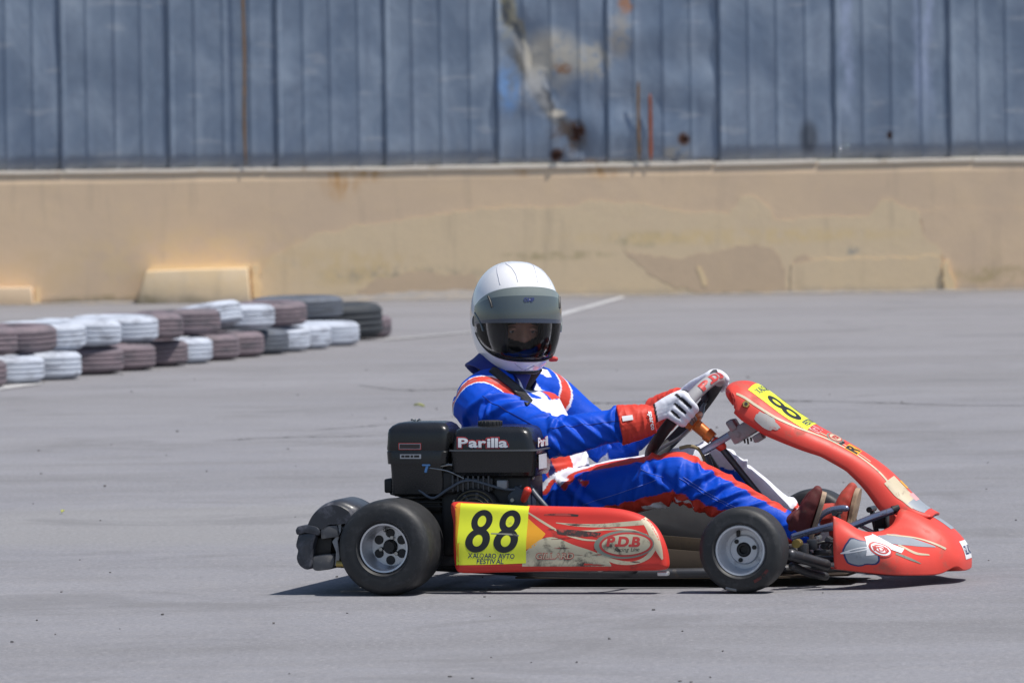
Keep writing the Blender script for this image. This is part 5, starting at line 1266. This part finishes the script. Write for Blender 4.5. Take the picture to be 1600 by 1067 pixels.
for i in range(48):
    for k in range(64): f.append((i*64+k, i*64+(k+1) % 64, (i+1)*64+(k+1) % 64, (i+1)*64+k))
mb.add(v, f)

BONES = [('torso', J['pel'], J['che']), ('torso', J['che'], J['nek']), ('armR', J['shR'], J['elR']), ('armR', J['elR'], J['wrR']), ('armL', J['shL'], J['elL']), ('armL', J['elL'], J['wrL']),
         ('legR', J['hiR'], J['knR']), ('legR', J['knR'], J['anR']), ('legL', J['hiL'], J['knL']), ('legL', J['knL'], J['anL']), ('head', J['nek'] + Vector((0, 0, .03)), H(0, 0, .05))]
BR = [.155, .15, .065, .065, .065, .065, .078, .078, .078, .078, .085]
def bones(co):
    D, Sg, T = [], [], []
    for (nm, a, b), r_ in zip(BONES, BR):
        a_, b_ = np.array(a), np.array(b); d = b_ - a_; t = np.clip(((co - a_) @ d) / (d @ d), 0, 1); q = co - (a_ + t[:, None] * d); D.append(np.linalg.norm(q, axis=1) - r_); T.append(t)
    D = np.array(D); i = D.argmin(0); return i, np.array(T)[i, np.arange(len(co))], D
def around(co, i):                                          # frame round the bone: along-up and toward-camera components
    out = np.zeros((len(co), 2))
    for k, (nm, a, b) in enumerate(BONES):
        m = i == k
        if not m.any(): continue
        a_, b_ = np.array(a), np.array(b); d = (b_ - a_) / np.linalg.norm(b_ - a_); upv = np.array([-d[2], 0, d[0]]) if nm != 'torso' else np.array([d[2], 0, -d[0]])
        upv = upv / np.linalg.norm(upv)
        if nm != 'torso' and upv[2] < 0: upv = -upv
        sd = np.cross(upv, d); sd = sd if sd[1] < 0 else -sd
        q = co[m] - a_; q = q - (q @ d)[:, None] * d; out[m] = np.c_[q @ upv, q @ sd]
    return out
FOLDS = {}
_fr = random.Random(21)
def mkfolds(k, n, joint):
    L = (BONES[k][2] - BONES[k][1]).length; out = []
    for _ in range(n):
        s0 = {'end': L * (1 - abs(_fr.gauss(0, .20))), 'start': L * abs(_fr.gauss(0, .24)), 'any': L * _fr.uniform(0, 1), 'cuff': L * (1 - abs(_fr.gauss(0, .12)))}[joint]
        out.append((s0, _fr.choice((-1, 1)) * _fr.uniform(.012, .050), _fr.uniform(.005, .010), _fr.uniform(.0045, .0115), _fr.uniform(-pi, pi), _fr.uniform(.5, 1.2)))
    FOLDS.setdefault(k, []).extend(out)
for k, n, j in ((2, 9, 'end'), (2, 5, 'start'), (3, 9, 'start'), (3, 9, 'cuff'), (4, 9, 'end'), (5, 8, 'start'), (5, 7, 'cuff'), (6, 8, 'end'), (6, 9, 'start'), (7, 12, 'start'), (7, 6, 'any'), (7, 8, 'cuff'), (8, 10, 'end'), (9, 12, 'start'), (9, 10, 'cuff'), (0, 12, 'any'), (1, 6, 'start')): mkfolds(k, n, j)
# the folds that show plainest in the photograph: long slanting creases down the shin, a bunched sleeve, a crease along the thigh
FOLDS[7] += [(.05, -.05, .009, .012, 1.5, 1.3), (.10, -.06, .010, .011, 1.6, 1.2), (.16, -.06, .009, .011, 1.5, 1.3), (.22, -.055, .010, .009, 1.6, 1.2)]
FOLDS[3] += [(.225, .012, .008, .010, 1.0, 2.2), (.20, -.01, .008, .008, .6, 1.8), (.05, .045, .010, .012, 1.2, 1.3), (.11, .05, .010, .010, 1.3, 1.2)]
FOLDS[6] += [(.36, .06, .012, .010, 1.5, 1.2), (.30, -.05, .012, .009, 1.7, 1.1), (.12, .08, .014, .010, 1.5, 1.1)]
FOLDS[2] += [(.06, -.05, .012, .011, .8, 1.3), (.12, -.05, .011, .010, .9, 1.2)]
def suit_disp(co, no):
    i, t, D = bones(co); ar = around(co, i); phi = np.arctan2(ar[:, 1], ar[:, 0])
    n1 = vn(co * np.array([11, 11, 11]), 3.1); wob = vn(co * 18, 6.0) * .010
    L = np.array([(b - a).length for _, a, b in BONES])[i]; s = t * L; a = .0050 * n1
    for k, fl in FOLDS.items():
        m = i == k
        if not m.any(): continue
        sk, pk_, w_ = s[m], phi[m], wob[m]; acc = np.zeros(m.sum())
        for s0, skew, wd, am, p0, pw in fl:
            dp = (pk_ - p0 + pi) % (2 * pi) - pi; x = (sk - s0 - skew * dp + w_) / wd
            acc += am * (np.exp(-x * x) - .55 * np.exp(-((x - 1.9) / 1.1) ** 2)) * np.exp(-(dp / pw) ** 2)
        a[m] += np.clip(acc, -.008, .012)
    a = a * np.where(np.isin(i, (3, 5)), np.clip((1.0 - t) / .10, 0, 1), 1)
    return np.where(i == 10, 0, a)
BLUE, WHITE, RED, NAVY, DARK = (.0004, .068, .56), (.74, .76, .84), (.64, .055, .035), (.008, .014, .10), (.014, .014, .018)
def suit_paint(co, no):
    i, t, D = bones(co); ar = around(co, i); phi = np.degrees(np.arctan2(ar[:, 1], ar[:, 0])); wob = vn(co * 16, 2.0)
    c = np.tile(np.array(BLUE), (len(co), 1)); nm = np.array([b[0] for b in BONES])[i]
    def put(m, col): c[m] = col
    leg = nm == 'legR'; thigh = i == 6; shin = i == 7
    put(leg & (np.abs(phi) > 119 + wob * 6), RED)
    put(leg & (phi > -70) & (phi < 34), RED)
    put(leg & (phi < -30), WHITE)
    put(thigh & (t < .36 + .10 * np.sin(phi / 9)) & (phi > -60) & (phi < 58 + 10 * np.sin(t * 40)), RED); put(thigh & (t < .30 + .10 * np.sin(phi / 9 + .4)) & (phi > -60) & (phi < 48 + 10 * np.sin(t * 40 + 1)), WHITE)
    put(thigh & (np.abs(phi) > 146) & (t > .70) & (t < .86), WHITE)
    put(shin & (np.abs(phi) > 138) & (t > .06) & (t < .24) & (wob > -.1), WHITE)
    lg = nm == 'legL'
    put(lg, WHITE); put(lg & (phi > 62 + wob * 30) & (phi < 150), BLUE); put(lg & (phi > 108) , RED)
    put((nm == 'legL') & (i == 9) & (t > .90), RED); put((nm == 'legL') & (i == 9) & (t > .93), WHITE); put((i == 7) & (t > .86) & (phi > -40) & (phi < 70), BLUE)
    tor = nm == 'torso'; z = co[:, 2]; zc = J['che'].z
    low = tor & (i == 0)
    put(tor & (np.abs(phi) < 58) , WHITE)
    put(low & (t > .30) & (t < .62) & (phi > 34) & (phi < 66), RED); put(low & (t > .30) & (t < .62) & (phi > 66), BLUE)
    put(low & (t < .30) & (t > .14), NAVY)
    put(tor & (np.abs(phi) > 152), WHITE)
    up_ = tor & (i == 1)
    put(up_ & (np.abs(phi) < 48) & (wob > .12) , BLUE); put(up_ & (np.abs(phi) < 40) & (wob > .27), RED)
    put(tor & (np.abs(np.abs(phi) - 60) < 4), NAVY)
    put(tor & (np.linalg.norm(co - np.array(J['nek']), axis=1) < .098), DARK)
    # raglan bands round both armholes
    for s in 'RL':
        a, b = np.array(J['sh'+s]), np.array(J['el'+s]); d = (b - a) / np.linalg.norm(b - a); d = d + np.array([-.35, (-.95 if s == 'R' else .95), -.05]); d /= np.linalg.norm(d)
        q = (co - a) @ d; near = ((D[2 if s == 'R' else 4] < .05)) & ((co[:, 1] < -.03) if s == 'R' else (co[:, 1] > .03)) & (z > zc - .06)
        put(near & (q > -.029) & (q < -.001), RED); put(near & (((q > -.034) & (q < -.029)) | ((q > -.001) & (q < .005))), WHITE); put(near & (q >= .005) & (q < .06), BLUE)
        put(near & (q > -.022) & (q < -.010) & (wob > .05), np.array((.5, .12, .12)))
    arm = (nm == 'armL'); put(arm & (i == 4) & (t > .95), WHITE)
    rel = co - np.array(HC); fx_ = rel @ np.array(hf); fz = rel @ np.array(hu); fy = rel @ np.array(hl)
    hd = (np.linalg.norm(rel, axis=1) < .150) & (fz > -.135) & (fx_ > -.13); put(hd, DARK)
    face = hd & (fx_ > .035) & (np.abs(fy) < .064) & (fz > -.105) & (fz < .05)
    put(face, (.40, .215, .15)); put(face & (fz < -.068 + .35 * np.abs(fy)), DARK); put(face & (np.abs(fy) > .056), DARK)
    return c
body = pchild(remesh(mb, 'body', .0046, 5, MT['suit'], suit_disp, suit_paint, None, 3))
# stitched seams laid on the cloth
from mathutils.bvhtree import BVHTree
_dg = bpy.context.evaluated_depsgraph_get(); _dg.update(); _bv = BVHTree.FromObject(body, _dg)
def seam(k, pts, mat, r_=.0011):
    a, b = BONES[k][1], BONES[k][2]; d = (b - a).normalized(); u_ = Vector((-d.z, 0, d.x)).normalized(); u_ = u_ if u_.z > 0 else -u_; sd_ = u_.cross(d); sd_ = sd_ if sd_.y < 0 else -sd_; P = []
    for t_, ph in spline([(q[0], q[1], 0) for q in pts], 40)[:, :2]:
        o = a.lerp(b, t_); dr = u_ * cos(radians(ph)) + sd_ * sin(radians(ph)); h = _bv.ray_cast(o + dr * .3, -dr)
        if h[0] is not None and (h[0] - o).length < .16: P.append(h[0] + dr * .0004)
    if len(P) > 3: m_b = MB(); m_b.tube(P, r_, 6); o = m_b.obj('seam', mat); pchild(o)
stitch = simple('pale_blue_stitching', (.10, .16, .55), .7, var=.2, scale=60)
seam(6, [(.30, 100), (.6, 96), (.9, 88)], stitch); seam(7, [(.06, 80), (.4, 92), (.8, 96)], stitch); seam(7, [(.04, 86), (.4, 98), (.8, 102)], stitch); seam(6, [(.80, 60), (.95, 85)], stitch)
dkst = simple('dark_blue_seam', (.001, .015, .16), .7, var=.2, scale=60)
seam(2, [(.15, 62), (.6, 66), (.98, 70)], dkst); seam(3, [(.02, 66), (.5, 70), (.9, 74)], dkst)
# eyes and brows
for s in (-1, 1):
    e = MB(); c = H(.0725, s * .031, -.033); e.lathe([(0, -.0098)] + [(.0098 * sin(q), -.0098 * cos(q)) for q in np.linspace(.15, pi - .15, 12)] + [(0, .0098)], c=c, seg=20); o = pchild(e.obj('eye', MT['eyewhite'])); 
    e = MB(); g = (hf + hl * .12 - hu * .18).normalized(); e.tube([c + g * .008, c + g * .0102], [.0052, .0046], 14); i_ = e.obj('iris', MT['iris']); i_.parent = o
    e = MB(); e.tube(spline([H(.083, s*.013, -.014), H(.086, s*.030, -.008), H(.072, s*.050, -.015)], 10), [.003, .0045, .0025], 8, round_cap=True); pchild(e.obj('eyebrow', MT['hair']))

for s in (-1, 1):
    e = MB(); e.tube(spline([H(.078, s*.018, -.030), H(.0845, s*.026, -.0265), H(.0835, s*.037, -.0265), H(.073, s*.047, -.032)], 12), [.003, .0052, .0052, .003], 8, round_cap=True); pchild(e.obj('eyelid', MT['skin']))
# ---- helmet
HA, HB, HZU, HZD, PW = .162, .130, .174, .172, 2.28
def hsh(az, el, s=1.0, off=0.0):
    d = Vector((cos(el)*cos(az), cos(el)*sin(az), sin(el))); a = HA; b = HB * (1 - .08 * max(0, -d.z)); cz = HZU if d.z > 0 else HZD
    r_ = (abs(d.x / a) ** PW + abs(d.y / b) ** PW + abs(d.z / cz) ** PW) ** (-1 / PW)
    if d.x > 0 and d.z < 0: r_ *= 1 + .05 * max(0, d.x) * (-d.z) * 2
    return d * (r_ * s + off)
def zdir(az, z, s=1.0, off=0.0):                             # point of the shell at azimuth az and height z
    lo, hi = -pi/2, pi/2
    for _ in range(26):
        m = (lo + hi) / 2
        if hsh(az, m, s, off).z < z: lo = m
        else: hi = m
    return hsh(az, lo, s, off)
AZV = radians(86)
def vis_top(az): q = abs(az) / AZV; return .104 - .070 * q ** 2.2
def vis_bot(az): q = abs(az) / AZV; return -.120 + .082 * q ** 2.6
# shell: full closed grid of columns with the eye port left open
v, f = [], []; NA = 120; ZB = -.158
rowsU = 18; rowsL = 9
azs = [2*pi*k/NA - pi for k in range(NA)]
gl_ = .004
for az in azs:
    inport = abs(az) < AZV
    zt, zb_ = (vis_top(az) - .006, vis_bot(az) + .006) if inport else (0.0, -.002)
    if inport and zt - zb_ < .01: zt = zb_ + .01
    up_pts = [zt + (HZU * .997 - zt) * (1 - (1 - q) ** 2) for q in np.linspace(0, 1, rowsU)]; lo_pts = [ZB + (zb_ - ZB) * q for q in np.linspace(0, 1, rowsL)]
    for z in lo_pts: p = zdir(az, z); v.append(H(*p))
    for z in up_pts: p = zdir(az, z); v.append(H(*p))
RW = rowsU + rowsL
for k in range(NA):
    k2 = (k + 1) % NA; ip = abs(azs[k]) < AZV and abs(azs[k2]) < AZV
    for j in range(RW - 1):
        if j == rowsL - 1 and ip: continue
        f.append((k*RW+j, k2*RW+j, k2*RW+j+1, k*RW+j+1))
f.append(tuple(k*RW+RW-1 for k in range(NA)))
helm = mesh('helmet', v, f, [MT['helmet'], MT['lining']], None, angle=50); m = helm.modifiers.new('shell', 'SOLIDIFY'); m.thickness = .014; m.offset = -1; m.material_offset = 1; m.material_offset_rim = 1
pchild(helm)
def hsheet(name, a0, a1, zlo, zhi, off, mat, na=40, nz=6, thick=0.0):
    v, f = [], []
    for i in range(na + 1):
        az = a0 + (a1 - a0) * i / na; l, h = zlo(az), zhi(az)
        for j in range(nz + 1): v.append(H(*zdir(az, l + (h - l) * j / nz, 1.0, off)))
    for i in range(na):
        for j in range(nz): a = i*(nz+1)+j; f.append((a, a+nz+1, a+nz+2, a+1))
    o = mesh(name, v, f, mat, helm, angle=None)
    if thick: m = o.modifiers.new('s', 'SOLIDIFY'); m.thickness = thick; m.offset = 0
    return o
AV = radians(84)
hsheet('visor', -AV, AV, vis_bot, lambda a: vis_top(a) , .0035, MT['visor'], 60, 14, .0016)
sb_ = lambda a: .010 - .022 * (abs(a) / AV) ** 2
hsheet('sun_strip', -AV * .97, AV * .97, sb_, lambda a: vis_top(a) - .022 * (1 - (abs(a) / AV) ** 2) - .003, .0054, MT['strip'], 60, 8)
hsheet('sun_strip_edge', -AV * .97, AV * .97, lambda a: vis_top(a) - .022 * (1 - (abs(a) / AV) ** 2) - .003, lambda a: vis_top(a) - .001, .0053, MT['striplight'], 60, 3)
hsheet('sun_strip_shade', -AV * .97, AV * .97, lambda a: sb_(a) - .013 * (1 - .6 * (abs(a) / AV) ** 2), sb_, .0052, MT['stripdark'], 60, 2)
def hline(name, pts, r_, mat, off=.001): 
    mb = MB(); pp = spline([(a, z, 0) for a, z in pts], max(24, len(pts))); mb.tube([H(*zdir(a, z, 1, off)) for a, z, _ in pp], r_, 8); o = mb.obj(name, mat); o.parent = helm; return o
hline('visor_seal', [(a, vis_bot(a) + .001) for a in np.linspace(-AV, AV, 50)], .0042, MT['trim'])
hline('visor_seal', [(a, vis_top(a) - .001) for a in np.linspace(-AV, AV, 50)], .0018, MT['striplight'], .003)
hline('base_trim', [(a, ZB + .002) for a in np.linspace(-pi, pi, 80)], .006, MT['trim'])
# inner port frame: dark cheek pads
hsheet('cheek_pad', radians(28), radians(90), lambda a: -.125, lambda a: .06, -.030, MT['lining'], 14, 6, .02)
hsheet('cheek_pad', radians(-90), radians(-28), lambda a: -.125, lambda a: .06, -.030, MT['lining'], 14, 6, .02)
hsheet('chin_pad', radians(-45), radians(45), lambda a: -.150, lambda a: -.100 , -.030, MT['lining'], 16, 3, .02)
hsheet('chin_vent', radians(-24), radians(24), lambda a: -.112 + .012 * (abs(a) / radians(24)) ** 2, lambda a: -.098 + .016 * (abs(a) / radians(24)) ** 2, -.016, MT['blackmatt'], 16, 2, .003)
# visor pivots, arms, vents, crown lines
for s in (-1, 1):
    a = s * radians(88); c = Vector(zdir(a, -.008, 1, .004)); mb = MB(); nrm = (hf * cos(a) + hl * sin(a)).normalized(); p = H(*c); mb.tube([p - nrm * .012, p - nrm * .002], [.017, .016], 24); o = mb.obj('visor_pivot', MT['trim']); o.parent = helm
    hline('visor_arm', [(s * radians(q), z) for q, z in ((80, .018), (70, .004), (62, -.016), (58, -.034))], .0032, MT['strip'], .005)
    hline('visor_arm', [(s * radians(q), z) for q, z in ((52, .072), (47, .056), (44, .040))], .0036, MT['trim'], .006)
    hline('crown_line', [(s * radians(q), z) for q, z in ((38, .108), (46, .130), (62, .150), (90, .165))], .0011, MT['helmetline'], .0002)
    hline('crown_line', [(s * radians(q), z) for q, z in ((14, .118), (18, .142), (32, .161), (80, .1715))], .0011, MT['helmetline'], .0002)
hline('chin_line', [(radians(q), z) for q, z in ((-13, -.134), (0, -.148), (13, -.134))], .0013, MT['helmetline'], .0002)
hline('chin_line', [(radians(q), z) for q, z in ((-16, -.126), (-13, -.134))], .0009, MT['helmetline'], .0002)
mb = MB(); p = H(*zdir(radians(62), -.118, 1, .006)); mb.tube([p, p + hl * .012 + hf * .006], [.009, .008], 12, round_cap=True); o = mb.obj('strap_button', MT['redprint']); o.parent = helm
vt, ft, _ = text_mesh('OMP', .1, .05, 1.1)
decal('visor_lettering', boxmap(vt, radians(-8), .060, (radians(12), 0), (0, .013)), ft, lambda a, z: tuple(H(*zdir(a, z, 1, .0072))), MT['navy'], helm)

# ---- collar, neck sock and the black strap across the chest
nk = J['nek']; axn = (H(-.02, 0, -.14) - nk).normalized()
v, f = [], []; n = 40
ea = Vector((1, 0, 0)); ea = (ea - axn * ea.dot(axn)).normalized(); eb = axn.cross(ea)
for i, q in enumerate(np.linspace(radians(25), radians(335), n)):
    for h_, r_ in ((-.045, .112), (-.02, .096), (.01, .086), (.036, .083)):
        bk = .5 - .5 * cos(q); hh = h_ + (.022 * bk if h_ > 0 else 0); v.append(nk + (ea * cos(q) * 1.05 + eb * sin(q)) * (r_ + .004 * noise.noise(Vector((q * 2, h_ * 20, 0)))) + axn * hh)
for i in range(n - 1):
    for j in range(3): f.append((i*4+j, i*4+j+1, i*4+j+5, i*4+j+4))
col_ = simple('navy_collar_fabric', (.010, .022, .20), .6, var=.2, scale=30, bump=.2, bscale=60)
o = pchild(mesh('collar', v, f, col_, None, angle=None)); m = o.modifiers.new('s', 'SOLIDIFY'); m.thickness = .009; m2 = o.modifiers.new('b', 'SUBSURF'); m2.levels = 1; m2.render_levels = 1
mb = MB(); mb.tube([nk - axn * .03, nk + axn * .07], [.082, .088], 28); pchild(mb.obj('neck_sock', MT['lining']))

mb = MB(); MI = M_KART.inverted(); co_ = MI @ cam_o
sv, sf_ = [], []; pth_ = spline([(768, 576, 0), (790, 593, 0), (808, 608, 0), (828, 630, 0)], 24)
for q in pth_:
    for off_ in np.linspace(-6, 6, 5):
        d_ = (MI.to_3x3() @ ray(q[0] + off_ * .7, q[1] - off_ * .7)).normalized(); h_ = _bv.ray_cast(co_, d_); sv.append((h_[0] if h_[0] is not None else Vector(sv[-1])) - d_ * .004)
sv = [Vector(q) for q in sv]
for _ in range(3): sv = [sv[i] if i < 5 or i >= len(sv) - 5 else (sv[i-5] + sv[i+5] + sv[i] * 2) / 4 for i in range(len(sv))]
for i in range(23):
    for j in range(4): k_ = i*5+j; sf_.append((k_, k_+1, k_+6, k_+5))
st_ = pchild(mesh('neck_strap', sv, sf_, MT['trim'], None, angle=None)); m = st_.modifiers.new('s', 'SOLIDIFY'); m.thickness = .005; m.offset = 0

# ---- gloves
def glove(name, a, b0, b1, wrist, elbow, side):
    c = rimp(a); t = (rimp(a + .02) - rimp(a - .02)).normalized(); o_ = (c - cw).normalized(); n_ = wn
    if t.dot(wu) < 0: t = -t
    if side > 0: t = (rimp(a + .02) - rimp(a - .02)).normalized()
    P = lambda be, r_, tt: c + (o_ * cos(be) - n_ * sin(be)) * r_ + t * tt
    mb = MB(); fd = (wrist - elbow).normalized(); kn_ = []
    for k in range(4):
        tt = (.036, .0125, -.0115, -.034)[k] * (1 if side < 0 else -1); e1 = b1 + radians((0, -8, -4, 8)[k])
        be = np.linspace(b0, e1, 8); pts = [P(q, .0330 + .003 * cos(1.5 * (q - b0)), tt * (1 - .04 * i)) for i, q in enumerate(be)]; kn_.append(pts[0])
        mb.tube(spline(pts, 18), [.0132, .0128, .0126, .0122, .0116, .0105], 12, round_cap=True)
        mb.tube(spline([wrist + t * tt * .55, wrist.lerp(pts[0], .55) + (o_ * cos(b0) - n_ * sin(b0)) * .008 + t * tt * .2, pts[0], pts[1]], 12), [.0205, .0195, .0165, .0135], 12, round_cap=True)
    th0 = wrist.lerp(kn_[0], .35) - n_ * .006; tt = (.045) * (1 if side < 0 else -1)
    mb.tube(spline([wrist.lerp(kn_[0], .2), th0 + t * tt * .5 - o_ * .010, P(radians(110), .033, tt * .9), P(radians(165), .030, tt * 1.05)], 14), [.019, .017, .0145, .0115], 12, round_cap=True)
    # cuff: runs back over the sleeve
    cu = fd; w0 = wrist - cu * .005
    mb.tube(spline([wrist - cu * .075, wrist - cu * .04, wrist, wrist + cu * .030], 12), [.0600, .0560, .0500, .0420], 24)
    kc = (kn_[1] + kn_[2]) / 2
    def paint(co, no):
        col = np.tile(np.array(WHITE), (len(co), 1)); q = (co - np.array(wrist)) @ np.array(cu)
        rel = co - np.array(c); tc = rel @ np.array(t); oc = rel @ np.array(o_); nc_ = rel @ np.array(n_); be = np.degrees(np.arctan2(-nc_, oc))
        for g, hw_, lo, hi in ((.0240, .0058, -34, 42), (.0005, .0055, -32, 28), (-.0225, .005, -24, 22)):
            gg = g * (1 if side < 0 else -1); m = (np.abs(tc - gg) < hw_ * (1 - .6 * np.abs((be - (lo + hi) / 2) / (hi - lo)))) & (be > lo) & (be < hi) & (np.hypot(oc, nc_) > .026); col[m] = DARK
        inner = (be > 60) | (be < -100); col[inner & (np.hypot(oc, nc_) < .040)] = (.05, .05, .06)
        if side > 0: col[(be > 18) & (be < 76) & (np.abs(tc) < .026) & (np.hypot(oc, nc_) > .030)] = DARK
        m = q < .034; col[m] = RED
        m = (q >= .034) & (q < .040); col[m] = DARK
        return col
    def disp(co, no):
        q = (co - np.array(wrist)) @ np.array(cu); w = vn(np.c_[q * 55, co[:, 1] * 14, co[:, 2] * 22], side * 3.0)
        return np.where(q < .03, .0022 * (1 - np.abs(w) * 3), .0007 * vn(co * 70, 1.0))
    return pchild(remesh(mb, name, .0028, 3, MT['glovecloth'], disp, paint))
gR = glove('glove', radians(169), radians(38), radians(-128), J['wrR'] + (J['wrR'] - J['elR']).normalized() * .028, J['elR'], -1)
gL = glove('glove', radians(42), radians(108), radians(-22), J['wrL'] + (J['wrL'] - J['elL']).normalized() * .0, J['elL'], 1)
# lettering on the near cuff
fd = (J['wrR'] - J['elR']).normalized(); upc = Vector((-fd.z, 0, fd.x)).normalized(); sdc = upc.cross(fd); sdc = sdc if sdc.y < 0 else -sdc; w0 = J['wrR'] + fd * .028
def cuff_fn(lift):
    def fn(s, ang):
        r_ = np.interp(s, [-.075, -.04, 0, .030], [.0600, .0560, .0500, .0420]) + lift; return tuple(w0 + fd * s + (upc * sin(ang) + sdc * cos(ang)) * r_)
    return fn
vt, ft, _ = text_mesh('sparco', 0, .03, 1.05)
for lf, mt_, g in ((.0030, MT['white'], 1),):
    decal('glove_lettering', boxmap(vt, .010, .55, (0, -1.25), (.014, 0)), ft, cuff_fn(lf), mt_, gR)
v, f = strip2([(-.066, .42), (-.034, .42)], [(-.066, .16), (-.034, .16)], 6, 4); decal('white_tab', v, f, cuff_fn(.0034), MT['white'], gR)

# ---- shoes
def shoe(heel, toe, ankle, solen, mat):
    heel, toe, ankle = Vector(heel), Vector(toe), Vector(ankle); d = (toe - heel).normalized(); sl = Vector(solen); sl = (sl - d * sl.dot(d)).normalized(); L = (toe - heel).length
    mb = MB(); s = d.cross(sl)
    for o in (-.013, .013):
        mb.tube(spline([heel + s * o * .7 - sl * .030, heel + d * L * .35 + s * o - sl * .032, heel + d * L * .68 + s * o * 1.2 - sl * .026, toe + s * o * .6 - sl * .018 - d * .012], 16), [.027, .028, .027, .023, .016], 14, round_cap=True)
    mb.tube(spline([heel + d * .02 - sl * .03, heel + d * .05 - sl * .055, ankle], 10), [.036, .040, .044], 18, round_cap=True)
    up_ = pchild(remesh(mb, 'shoe', .0035, 4, mat, lambda co, no: .0016 * vn(co * 50, 2.0)))
    m2 = MB(); v, f = [], []; N = 24
    for i in range(N + 1):
        u = i / N; w_ = np.interp(u, [0, .04, .12, .35, .6, .85, .96, 1], [.010, .022, .028, .027, .035, .032, .020, .007]); p = heel + d * (L * u * 1.02 - .012)
        for a, b in ((-1, -.004), (-1.04, .006), (-.9, .010), (.9, .010), (1.04, .006), (1, -.004)): v.append(p + s * w_ * a + sl * b)
    for i in range(N):
        for k in range(6): f.append((i*6+k, i*6+(k+1) % 6, (i+1)*6+(k+1) % 6, (i+1)*6+k))
    f += [tuple(range(6)), tuple(N*6+k for k in range(6))[::-1]]
    m2.add(v, f); so_ = m2.obj('sole', MT['sole']); so_.parent = up_; return up_
shoe(K(1264, 842, -.15), K(1288, 764, -.17), J['anR'], (1, .14, .3), MT['shoe'])
shoe(K(1324, 836, .16), K(1342, 758, .20), J['anL'] + Vector((.02, 0, 0)), (1, .12, .35), MT['shoered'])
